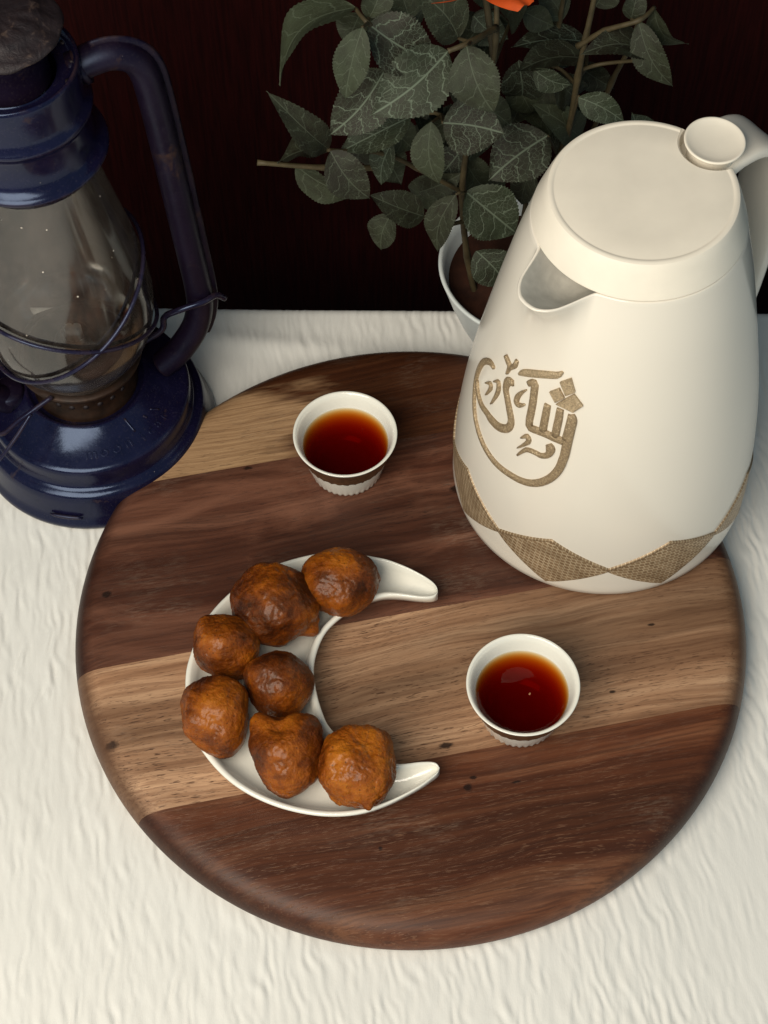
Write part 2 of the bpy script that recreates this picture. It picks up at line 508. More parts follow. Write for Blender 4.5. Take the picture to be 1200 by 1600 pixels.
def mat_fritter():
    m = NT('fried_dough')
    oi = m.n('ShaderNodeObjectInfo')
    c = m.n('ShaderNodeTexCoord')
    off = m.n('ShaderNodeVectorMath', operation='ADD'); m.l(c.outputs['Object'], off.inputs[0])
    cmb = m.n('ShaderNodeCombineXYZ'); m.l(oi.outputs['Random'], cmb.inputs['X']); m.l(oi.outputs['Random'], cmb.inputs['Y'])
    m.l(cmb.outputs[0], off.inputs[1])
    v = off.outputs[0]
    a = m.noise(v, 36, 3, 0.5, 0.2)
    b = m.noise(v, 260, 4, 0.6)
    fine = m.noise(v, 800, 3, 0.65)
    at = m.n('ShaderNodeAttribute', attribute_name='relief')
    f = m.math('ADD', m.math('MULTIPLY', a, 0.72), m.math('MULTIPLY', b, 0.20))
    f = m.math('ADD', f, m.math('MULTIPLY', fine, 0.10))
    f = m.math('ADD', f, m.math('MULTIPLY', at.outputs['Fac'], 0.10))
    f = m.math('ADD', f, m.math('MULTIPLY', m.math('SUBTRACT', oi.outputs['Random'], 0.5), 0.05))
    col = m.ramp(f, [(0.38, (0.034, 0.0062, 0.0012)), (0.48, (0.115, 0.0235, 0.0018)), (0.57, (0.245, 0.060, 0.0036)), (0.71, (0.42, 0.132, 0.0090))])
    # scorched specks
    sp = m.voro(v, 520)
    dots = m.math('MULTIPLY', m.ramp(sp.outputs['Color'], [(0.70, 0.0), (0.80, 1.0)]), m.ramp(sp.outputs['Distance'], [(0.16, 0.7), (0.34, 0.0)]))
    m.base(m.mix(dots, col, (0.040, 0.009, 0.002)))
    bl = m.voro(v, 300, 'SMOOTH_F1')
    n1 = m.bump(b, 0.40, 0.0015)
    n2 = m.bump(fine, 0.80, 0.0009, n1)
    m.normal(m.bump(bl.outputs['Distance'], 0.30, 0.0010, n2))
    m.rough(m.ramp(b, [(0.35, 0.36), (0.7, 0.56)]))
    m.setp(Subsurface_Weight=0.20, Subsurface_Scale=0.005, Coat_Weight=0.30, Coat_Roughness=0.22)
    m.p.inputs['Subsurface Radius'].default_value = (1.0, 0.30, 0.06)
    m.p.inputs['Specular Tint'].default_value = (1.0, 0.80, 0.5, 1)
    m.p.inputs['Specular IOR Level'].default_value = 0.24
    return m.mat

M = {}
M['cloth'] = mat_cloth()
M['wall'] = mat_wall()
M['jug'] = mat_plain('ivory_plastic', (0.76, 0.705, 0.615), 0.16, 0.5, var=0.012, nscale=9)
M['jug_lid'] = mat_plain('ivory_lid_plastic', (0.83, 0.76, 0.645), 0.34, 0.4, var=0.04, nscale=45)
M['jug_in'] = mat_plain('grey_spout', (0.52, 0.50, 0.45), 0.4, 0.4, var=0.25, nscale=60)  # spout inside, greyer than the body and mottled
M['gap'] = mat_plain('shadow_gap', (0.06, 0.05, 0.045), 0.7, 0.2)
M['gold'] = mat_gold('glitter_gold')
M['gold_pale'] = mat_gold('pale_glitter_gold', (0.52, 0.39, 0.24))
M['snake'] = mat_snake()
M['porcelain'] = mat_plain('white_porcelain', (0.80, 0.78, 0.70), 0.12, 0.5, var=0.02, coat=0.3)
M['cupband'] = mat_plain('brown_gilt', (0.105, 0.050, 0.022), 0.4, 0.5, metallic=0.25, var=0.35, nscale=300)
M['tea'] = mat_tea()
M['fritter'] = mat_fritter()
M['foam'] = mat_plain('tea_foam', (0.30, 0.13, 0.06), 0.3, 0.5)
M['glass'] = mat_glass()
M['enamel'] = mat_enamel()
M['enamel_worn'] = mat_enamel('worn_blue_enamel', (0.0070, 0.0036, 0.0110), 0.61, 0.34, 0.3)
M['rust'] = mat_rust()
M['brass'] = mat_plain('aged_brass', (0.024, 0.0105, 0.005), 0.5, 0.5, metallic=0.5, var=0.6, nscale=120, bump=0.5)
M['wire'] = mat_enamel('blue_wire', (0.012, 0.009, 0.024), 0.58)
M['pot'] = mat_plain('white_pot', (0.62, 0.66, 0.65), 0.3, 0.4, var=0.04)
M['soil'] = mat_plain('brown_filler', (0.030, 0.010, 0.005), 0.8, 0.2, var=0.4, nscale=90, bump=0.8)
M['leaf_a'] = mat_leaf('leaf_fine', (0.012, 0.0105, 0.0048), (0.034, 0.042, 0.022), (0.100, 0.122, 0.082), 10.0, 0.40)
M['leaf_b'] = mat_leaf('leaf_veined', (0.014, 0.0125, 0.0060), (0.034, 0.045, 0.025), (0.135, 0.170, 0.120), 7.5, 0.72)
M['stem'] = mat_plain('green_brown_stem', (0.055, 0.042, 0.020), 0.6, 0.3, var=0.4, nscale=80, bump=0.4)
M['petal'] = mat_plain('orange_petal', (0.48, 0.07, 0.012), 0.55, 0.3, var=0.35, nscale=60)
M['sepal'] = mat_plain('yellow_petal', (0.24, 0.16, 0.05), 0.6, 0.3, var=0.4, nscale=60)

# ------------------------------------------------------------------ measured tables
STROKES = [
    [(-2.790, 0.1627, 1.62), (-2.807, 0.1627, 2.01), (-2.831, 0.1625, 2.54), (-2.859, 0.1616, 2.95), (-2.888, 0.1598, 3.14), (-2.920, 0.1573, 3.22), (-2.947, 0.1545, 3.25), (-2.963, 0.1516, 3.23), (-2.972, 0.1487, 3.17), (-2.977, 0.1457, 3.10), (-2.978, 0.1427, 3.02), (-2.975, 0.1397, 2.92), (-2.967, 0.1368, 2.80), (-2.956, 0.1340, 2.66), (-2.940, 0.1313, 2.49), (-2.923, 0.1287, 2.36), (-2.906, 0.1263, 2.27), (-2.888, 0.1240, 2.22), (-2.867, 0.1218, 2.21), (-2.843, 0.1197, 2.28), (-2.817, 0.1177, 2.39), (-2.786, 0.1160, 2.51), (-2.751, 0.1141, 2.61), (-2.711, 0.1124, 2.70), (-2.670, 0.1109, 2.80), (-2.624, 0.1098, 2.90), (-2.578, 0.1090, 3.00), (-2.531, 0.1085, 3.10), (-2.484, 0.1085, 3.20), (-2.436, 0.1089, 3.30), (-2.390, 0.1095, 3.39), (-2.348, 0.1101, 3.49), (-2.308, 0.1107, 3.59), (-2.270, 0.1117, 3.69), (-2.236, 0.1128, 3.79), (-2.205, 0.1143, 3.90), (-2.176, 0.1160, 3.98), (-2.146, 0.1183, 4.04), (-2.118, 0.1210, 4.09), (-2.093, 0.1239, 4.13), (-2.073, 0.1268, 4.18), (-2.056, 0.1300, 4.23), (-2.042, 0.1334, 4.28), (-2.033, 0.1370, 4.33), (-2.027, 0.1409, 4.38), (-2.022, 0.1445, 4.43), (-2.021, 0.1477, 4.49), (-2.021, 0.1508, 4.56), (-2.021, 0.1540, 4.57), (-2.020, 0.1575, 4.51), (-2.018, 0.1612, 4.39), (-2.017, 0.1643, 4.28), (-2.015, 0.1668, 4.21), (-2.014, 0.1688, 4.14), (-2.015, 0.1705, 3.98), (-2.020, 0.1718, 3.66), (-2.027, 0.1728, 3.25), (-2.033, 0.1734, 2.95)],
    [(-2.949, 0.1386, 1.92), (-2.930, 0.1375, 2.08), (-2.905, 0.1357, 2.30), (-2.880, 0.1342, 2.51), (-2.853, 0.1333, 2.67), (-2.826, 0.1326, 2.82), (-2.797, 0.1322, 2.95), (-2.767, 0.1323, 3.02), (-2.735, 0.1328, 3.08), (-2.708, 0.1331, 3.25), (-2.690, 0.1330, 3.66), (-2.675, 0.1328, 4.19), (-2.656, 0.1328, 4.57), (-2.630, 0.1331, 4.69), (-2.600, 0.1334, 4.66), (-2.571, 0.1341, 4.57), (-2.542, 0.1353, 4.45), (-2.514, 0.1370, 4.28), (-2.492, 0.1388, 4.13), (-2.480, 0.1406, 4.02), (-2.473, 0.1428, 3.92), (-2.473, 0.1449, 3.84), (-2.481, 0.1469, 3.78), (-2.495, 0.1489, 3.74), (-2.513, 0.1510, 3.69), (-2.532, 0.1533, 3.58), (-2.554, 0.1556, 3.45), (-2.573, 0.1577, 3.39), (-2.588, 0.1592, 3.43), (-2.600, 0.1604, 3.54), (-2.608, 0.1617, 3.69), (-2.611, 0.1635, 3.98), (-2.610, 0.1655, 4.33), (-2.603, 0.1670, 4.43), (-2.586, 0.1681, 4.04), (-2.565, 0.1687, 3.42), (-2.550, 0.1691, 2.95)],
    [(-2.823, 0.1483, 0.89), (-2.810, 0.1495, 1.19), (-2.792, 0.1509, 1.61), (-2.777, 0.1517, 1.92), (-2.766, 0.1517, 2.04), (-2.758, 0.1509, 2.05), (-2.754, 0.1496, 1.92), (-2.761, 0.1473, 1.52), (-2.772, 0.1445, 0.98), (-2.780, 0.1424, 0.59)],
    [(-2.738, 0.1567, 0.89), (-2.726, 0.1578, 1.27), (-2.710, 0.1591, 1.81), (-2.696, 0.1595, 2.21), (-2.684, 0.1584, 2.42), (-2.673, 0.1564, 2.50), (-2.670, 0.1537, 2.36), (-2.676, 0.1499, 1.85), (-2.689, 0.1454, 1.12), (-2.699, 0.1421, 0.59)],
    [(-2.712, 0.1787, 2.21), (-2.698, 0.1784, 2.40), (-2.679, 0.1779, 2.65), (-2.663, 0.1773, 2.80), (-2.650, 0.1770, 2.81), (-2.639, 0.1766, 2.73), (-2.632, 0.1758, 2.51), (-2.632, 0.1741, 2.05), (-2.635, 0.1720, 1.46), (-2.637, 0.1705, 1.03)],
    [(-2.625, 0.1752, 1.77), (-2.614, 0.1764, 2.06), (-2.600, 0.1782, 2.45), (-2.588, 0.1798, 2.66), (-2.584, 0.1813, 2.50), (-2.583, 0.1828, 2.17), (-2.583, 0.1839, 1.92)],
    [(-2.521, 0.1782, 1.48), (-2.514, 0.1789, 2.03), (-2.504, 0.1799, 2.80), (-2.483, 0.1813, 3.39), (-2.448, 0.1832, 3.63), (-2.403, 0.1854, 3.69), (-2.358, 0.1875, 3.69), (-2.308, 0.1897, 3.70), (-2.256, 0.1918, 3.66), (-2.216, 0.1934, 3.39), (-2.192, 0.1950, 2.72), (-2.179, 0.1964, 1.83), (-2.171, 0.1974, 1.18)],
    [(-2.422, 0.1726, 0.59), (-2.437, 0.1710, 1.09), (-2.456, 0.1686, 1.79), (-2.471, 0.1662, 2.36), (-2.479, 0.1642, 2.68), (-2.482, 0.1623, 2.87), (-2.480, 0.1608, 2.95), (-2.472, 0.1601, 2.92), (-2.459, 0.1597, 2.78), (-2.446, 0.1599, 2.51), (-2.430, 0.1608, 1.99), (-2.414, 0.1621, 1.35), (-2.403, 0.1631, 0.89)],
    [(-2.419, 0.1774, 2.95), (-2.406, 0.1785, 3.21), (-2.387, 0.1799, 3.57), (-2.372, 0.1805, 3.84), (-2.365, 0.1797, 3.90), (-2.361, 0.1779, 3.87), (-2.357, 0.1756, 3.84), (-2.352, 0.1730, 3.84), (-2.346, 0.1699, 3.84), (-2.341, 0.1662, 3.84), (-2.337, 0.1614, 3.83), (-2.334, 0.1561, 3.83), (-2.325, 0.1522, 3.84), (-2.308, 0.1512, 3.87), (-2.286, 0.1517, 3.93), (-2.264, 0.1523, 3.98), (-2.245, 0.1526, 4.03), (-2.227, 0.1530, 4.08), (-2.206, 0.1533, 4.13), (-2.181, 0.1536, 4.19), (-2.153, 0.1537, 4.25), (-2.126, 0.1537, 4.28), (-2.097, 0.1538, 4.25), (-2.068, 0.1538, 4.18), (-2.048, 0.1538, 4.13)],
    [(-2.225, 0.1727, 3.25), (-2.224, 0.1712, 3.37), (-2.223, 0.1691, 3.55), (-2.221, 0.1662, 3.69), (-2.219, 0.1621, 3.77), (-2.216, 0.1575, 3.81), (-2.214, 0.1541, 3.84)],
    [(-2.123, 0.1741, 3.39), (-2.122, 0.1723, 3.52), (-2.120, 0.1697, 3.70), (-2.118, 0.1667, 3.84), (-2.118, 0.1626, 3.87), (-2.117, 0.1581, 3.85), (-2.117, 0.1549, 3.84)],
    [(-2.029, 0.1730, 3.69), (-2.029, 0.1710, 3.78), (-2.029, 0.1680, 3.90), (-2.030, 0.1649, 3.98), (-2.031, 0.1616, 4.01), (-2.034, 0.1580, 3.99), (-2.035, 0.1555, 3.98)],
    [(-2.359, 0.1412, 0.89), (-2.347, 0.1424, 1.42), (-2.330, 0.1439, 2.14), (-2.317, 0.1446, 2.66), (-2.307, 0.1441, 2.81), (-2.299, 0.1429, 2.76), (-2.300, 0.1412, 2.51), (-2.319, 0.1386, 1.93), (-2.346, 0.1352, 1.15), (-2.367, 0.1328, 0.59)],
    [(-2.353, 0.1280, 1.18), (-2.341, 0.1301, 1.48), (-2.322, 0.1329, 1.90), (-2.302, 0.1352, 2.21), (-2.281, 0.1363, 2.32), (-2.257, 0.1369, 2.33), (-2.235, 0.1372, 2.36), (-2.214, 0.1374, 2.44), (-2.195, 0.1373, 2.53), (-2.178, 0.1376, 2.66), (-2.161, 0.1384, 2.80), (-2.145, 0.1395, 2.97), (-2.134, 0.1409, 3.25), (-2.128, 0.1424, 3.78), (-2.127, 0.1440, 4.40), (-2.128, 0.1454, 4.72), (-2.134, 0.1464, 4.44), (-2.143, 0.1471, 3.84), (-2.150, 0.1476, 3.39)],
]
TILES = [
    [(-2.172, 0.1909), (-2.094, 0.1963), (-2.041, 0.1888), (-2.105, 0.1842)],
    [(-2.233, 0.1817), (-2.167, 0.1869), (-2.110, 0.1824), (-2.170, 0.1769)],
    [(-2.099, 0.1826), (-2.046, 0.1873), (-1.963, 0.1819), (-2.023, 0.1757), (-2.162, 0.1762)],
]
LEAVES = [
    ((-0.0227, 0.165, 0.3167), (-0.0648, 0.15, 0.2888), (-0.574, 0.1, 0.813), 0.0300, 0.35, 0),
    ((-0.0197, 0.14, 0.3273), (-0.029, 0.128, 0.2928), (-0.262, -0.887, 0.379), 0.0170, 0.12, 0),
    ((0.0207, 0.15, 0.3024), (-0.017, 0.128, 0.2829), (0.028, -0.689, 0.724), 0.0305, 0.06, 1),
    ((-0.0171, 0.155, 0.3158), (0.0159, 0.15, 0.2959), (0.286, -0.703, 0.651), 0.0282, 0.10, 1),
    ((-0.0167, 0.16, 0.3148), (-0.0115, 0.17, 0.3328), (0.2, -0.88, 0.431), 0.0149, 0.10, 0),
    ((0.0263, 0.165, 0.2963), (0.0063, 0.165, 0.3261), (0.535, -0.764, 0.359), 0.0233, 0.12, 0),
    ((0.0288, 0.14, 0.3148), (0.0416, 0.122, 0.2879), (-0.18, -0.855, 0.487), 0.0240, 0.14, 0),
    ((-0.0391, 0.155, 0.2329), (-0.0636, 0.14, 0.286), (0.693, -0.711, 0.119), 0.0174, 0.12, 0),
    ((-0.0098, 0.165, 0.2755), (-0.0377, 0.145, 0.252), (0.031, -0.779, 0.626), 0.0267, 0.06, 1),
    ((0.0038, 0.172, 0.2373), (-0.0334, 0.16, 0.2257), (-0.172, -0.354, 0.919), 0.0225, 0.05, 1),
    ((-0.0375, 0.145, 0.2416), (-0.0177, 0.135, 0.2161), (0.162, -0.87, 0.467), 0.0209, 0.10, 0),
    ((-0.0062, 0.17, 0.2202), (-0.0126, 0.165, 0.1938), (-0.557, -0.781, 0.283), 0.0149, 0.10, 1),
    ((-0.038, 0.16, 0.2258), (-0.0661, 0.16, 0.2199), (-0.192, 0.351, 0.916), 0.0344, 0.10, 0),
    ((-0.0573, 0.175, 0.1999), (-0.0223, 0.165, 0.184), (-0.328, -0.936, -0.133), 0.0271, 0.10, 0),
    ((0.0108, 0.165, 0.1688), (-0.0181, 0.16, 0.1924), (0.594, -0.516, 0.618), 0.0192, 0.12, 0),
    ((-0.0064, 0.185, 0.1489), (-0.0132, 0.18, 0.1233), (-0.504, -0.813, 0.293), 0.0177, 0.10, 0),
    ((0.0138, 0.16, 0.2456), (0.0172, 0.148, 0.2106), (-0.329, -0.903, 0.278), 0.0181, 0.14, 0),
    ((0.0196, 0.158, 0.2466), (0.0505, 0.15, 0.2464), (-0.169, -0.671, 0.722), 0.0296, 0.06, 1),
    ((0.0775, 0.19, 0.203), (0.0455, 0.172, 0.1886), (-0.039, -0.581, 0.813), 0.0317, 0.06, 1),
    ((0.0278, 0.165, 0.1857), (0.0175, 0.158, 0.1461), (-0.538, -0.795, 0.28), 0.0170, 0.14, 0),
    ((0.0341, 0.178, 0.1733), (0.0633, 0.172, 0.1447), (0.301, -0.824, 0.48), 0.0317, 0.08, 1),
    ((0.0424, 0.19, 0.11), (0.0608, 0.182, 0.0879), (0.094, -0.909, 0.407), 0.0250, 0.10, 1),
    ((0.0998, 0.22, 0.1684), (0.0718, 0.205, 0.2108), (0.722, -0.646, 0.248), 0.0203, 0.12, 0),
    ((0.0917, 0.19, 0.2308), (0.1162, 0.182, 0.2197), (-0.086, -0.888, 0.451), 0.0159, 0.10, 1),
    ((0.1287, 0.195, 0.252), (0.0908, 0.185, 0.2685), (0.405, -0.025, 0.914), 0.0211, 0.15, 0),
    ((0.1184, 0.195, 0.2771), (0.1378, 0.18, 0.2459), (-0.21, -0.926, 0.315), 0.0168, 0.15, 0),
    ((0.127, 0.205, 0.2771), (0.1439, 0.195, 0.2586), (-0.623, -0.766, -0.155), 0.0170, 0.30, 0),
    ((0.1153, 0.2, 0.2743), (0.119, 0.205, 0.2913), (0.1, -0.96, 0.261), 0.0123, 0.10, 0),
    ((0.0977, 0.215, 0.2337), (0.0595, 0.205, 0.2361), (0.027, 0.135, 0.991), 0.0240, 0.10, 0),
    ((0.0688, 0.205, 0.2367), (0.0889, 0.2, 0.2284), (-0.186, -0.973, 0.135), 0.0148, 0.10, 1),
    ((0.0998, 0.235, 0.2265), (0.0586, 0.225, 0.2351), (0.205, -0.003, 0.979), 0.0212, 0.10, 1),
    ((0.0597, 0.225, 0.213), (0.072, 0.22, 0.188), (0.022, -0.978, 0.206), 0.0177, 0.10, 0),
    ((0.0645, 0.235, 0.2488), (0.0808, 0.23, 0.2424), (-0.064, -0.859, 0.508), 0.0144, 0.10, 0),
    ((0.0376, 0.235, 0.2459), (0.0584, 0.23, 0.2438), (-0.178, -0.903, 0.39), 0.0144, 0.10, 0),
    ((0.0092, 0.195, 0.1552), (0.0325, 0.19, 0.1745), (-0.334, -0.929, 0.162), 0.0172, 0.10, 0),
    ((-0.0086, 0.195, 0.2125), (0.0064, 0.19, 0.1931), (0.268, -0.862, 0.429), 0.0185, 0.10, 0),
    ((0.0727, 0.205, 0.1625), (0.0667, 0.2, 0.1365), (-0.485, -0.831, 0.272), 0.0164, 0.10, 0),
    ((0.1337, 0.215, 0.1747), (0.1262, 0.212, 0.1957), (0.579, -0.81, 0.091), 0.0179, 0.10, 1),
    ((0.0386, 0.205, 0.2182), (0.024, 0.205, 0.2324), (0.384, -0.835, 0.394), 0.0169, 0.10, 0),
    ((0.0396, 0.215, 0.2035), (0.0596, 0.205, 0.1938), (-0.124, -0.807, 0.577), 0.0198, 0.10, 0),
    ((0.0237, 0.2, 0.2417), (0.0038, 0.2, 0.2286), (-0.421, -0.644, 0.639), 0.0170, 0.10, 0),
    ((0.0975, 0.25, 0.1965), (0.1199, 0.245, 0.1815), (-0.023, -0.958, 0.285), 0.0167, 0.10, 0),
    ((0.033, 0.215, 0.1641), (0.0481, 0.21, 0.1377), (0.105, -0.964, 0.243), 0.0206, 0.10, 0),
    ((0.0865, 0.24, 0.2384), (0.0726, 0.25, 0.2518), (0.123, -0.73, 0.672), 0.0173, 0.10, 0),
    ((0.1012, 0.23, 0.256), (0.1116, 0.235, 0.2726), (-0.144, -0.919, 0.367), 0.0168, 0.10, 0),
    ((0.0481, 0.215, 0.2707), (0.0302, 0.225, 0.2831), (0.226, -0.572, 0.788), 0.0173, 0.10, 0),
    ((0.0036, 0.2, 0.2769), (-0.001, 0.21, 0.2909), (0.342, -0.708, 0.618), 0.0171, 0.10, 0),
    ((0.0865, 0.225, 0.1776), (0.1062, 0.22, 0.1518), (-0.032, -0.986, 0.166), 0.0199, 0.10, 0),
    ((0.0924, 0.2147, 0.2), (0.0716, 0.2489, 0.1567), (-0.616, -0.734, -0.284), 0.0253, 0.12, 1),
    ((0.0076, 0.2493, 0.1854), (-0.0078, 0.2124, 0.2051), (0.62, 0.153, 0.77), 0.0222, 0.12, 0),
    ((-0.0224, 0.2477, 0.1951), (0.0047, 0.2404, 0.1885), (-0.166, -0.925, 0.342), 0.0203, 0.12, 0),
    ((-0.0025, 0.2234, 0.2626), (-0.0083, 0.2288, 0.2377), (-0.734, -0.678, 0.024), 0.0230, 0.12, 0),
    ((0.0382, 0.2337, 0.2477), (0.0562, 0.2231, 0.2406), (-0.231, -0.781, 0.58), 0.0184, 0.12, 1),
    ((0.0249, 0.2276, 0.1767), (0.011, 0.2359, 0.1501), (-0.395, -0.915, -0.079), 0.0189, 0.12, 0),
    ((0.0432, 0.2136, 0.1903), (0.0241, 0.2274, 0.1637), (-0.545, -0.837, -0.043), 0.0218, 0.12, 0),
    ((0.0865, 0.2232, 0.2093), (0.0689, 0.2199, 0.1968), (-0.321, -0.701, 0.637), 0.0222, 0.12, 0),
    ((0.0477, 0.2322, 0.2293), (0.0302, 0.2079, 0.2288), (0.341, -0.264, 0.902), 0.0182, 0.12, 0),
    ((-0.0082, 0.2099, 0.197), (0.0009, 0.2358, 0.14), (0.333, -0.877, -0.346), 0.0148, 0.12, 0),
    ((0.0495, 0.2467, 0.1195), (0.0499, 0.235, 0.0971), (0.364, -0.823, 0.436), 0.0223, 0.12, 0),
    ((0.0213, 0.2227, 0.1422), (0.0303, 0.2329, 0.1062), (0.418, -0.896, -0.149), 0.0196, 0.12, 1),
    ((0.0081, 0.2331, 0.2046), (0.0127, 0.2087, 0.1977), (-0.394, -0.318, 0.862), 0.0238, 0.12, 0),
    ((0.05, 0.2475, 0.2326), (0.0308, 0.2128, 0.2437), (0.157, 0.221, 0.963), 0.0200, 0.12, 0),
    ((0.0326, 0.2068, 0.1757), (0.0139, 0.2057, 0.1505), (-0.461, -0.803, 0.377), 0.0234, 0.12, 1),
    ((-0.0199, 0.2173, 0.1831), (-0.0241, 0.2477, 0.1203), (-0.423, -0.826, -0.372), 0.0196, 0.12, 0),
    ((-0.0218, 0.2402, 0.2445), (-0.0298, 0.2209, 0.2414), (-0.2, -0.074, 0.977), 0.0197, 0.12, 0),
    ((0.0666, 0.2496, 0.165), (0.08, 0.2083, 0.1879), (-0.404, 0.34, 0.849), 0.0237, 0.12, 0),
    ((0.0226, 0.2464, 0.1211), (0.0333, 0.2486, 0.0922), (-0.011, -0.997, -0.08), 0.0264, 0.12, 0),
    ((-0.0123, 0.2337, 0.2513), (-0.0177, 0.248, 0.2094), (0.204, -0.918, -0.34), 0.0238, 0.12, 0),
    ((0.0031, 0.2219, 0.2274), (0.0151, 0.2063, 0.2227), (-0.302, -0.48, 0.824), 0.0147, 0.12, 1),
    ((0.0921, 0.2381, 0.1927), (0.0856, 0.2421, 0.1615), (-0.193, -0.977, -0.085), 0.0236, 0.12, 0),
    ((0.0855, 0.2449, 0.2253), (0.0931, 0.2437, 0.1981), (0.472, -0.865, 0.17), 0.0186, 0.12, 0),
    ((0.0039, 0.2172, 0.2712), (-0.0137, 0.2105, 0.2649), (0.054, -0.756, 0.652), 0.0164, 0.12, 0),
    ((0.0047, 0.2217, 0.1927), (0.0231, 0.2479, 0.1447), (0.923, -0.347, 0.165), 0.0272, 0.12, 1),
    ((0.0444, 0.2392, 0.1683), (0.0167, 0.2489, 0.1478), (-0.629, -0.435, 0.644), 0.0204, 0.12, 0),
    ((-0.0021, 0.2105, 0.2231), (-0.0229, 0.2154, 0.2037), (-0.28, -0.958, 0.058), 0.0181, 0.12, 0),
    ((0.0047, 0.2305, 0.2115), (0.0308, 0.2336, 0.1956), (0.511, -0.397, 0.762), 0.0196, 0.12, 1),
    ((-0.0129, 0.2444, 0.2323), (-0.032, 0.2313, 0.2391), (0.591, -0.797, 0.125), 0.0209, 0.12, 0),
    ((0.0802, 0.2067, 0.2326), (0.1022, 0.2339, 0.189), (0.625, -0.764, -0.161), 0.0193, 0.12, 0),
    ((0.004, 0.225, 0.2104), (0.0184, 0.2429, 0.177), (0.867, -0.486, 0.113), 0.0209, 0.12, 0),
    ((0.0297, 0.216, 0.1815), (0.0514, 0.2214, 0.1632), (0.494, -0.796, 0.351), 0.0207, 0.12, 1),
    ((0.0265, 0.2136, 0.15), (0.0031, 0.2337, 0.1089), (-0.715, -0.696, 0.067), 0.0190, 0.12, 0),
    ((0.0398, 0.2458, 0.1533), (0.0126, 0.2355, 0.152), (0.261, -0.763, 0.591), 0.0163, 0.12, 0),
    ((0.0641, 0.2213, 0.2052), (0.0611, 0.2246, 0.1743), (0.298, -0.946, -0.13), 0.0181, 0.12, 0),
    ((0.0617, 0.2173, 0.2312), (0.0649, 0.223, 0.1943), (-0.102, -0.982, -0.16), 0.0217, 0.12, 1),
    ((-0.0096, 0.2282, 0.1489), (-0.0011, 0.2062, 0.1499), (-0.396, -0.112, 0.912), 0.0213, 0.12, 0),
    ((0.063, 0.2082, 0.2807), (0.0575, 0.229, 0.2425), (-0.873, -0.47, -0.13), 0.0197, 0.12, 0),
    ((0.0134, 0.2459, 0.2435), (-0.0097, 0.2459, 0.2263), (-0.478, -0.6, 0.642), 0.0189, 0.12, 0),
]
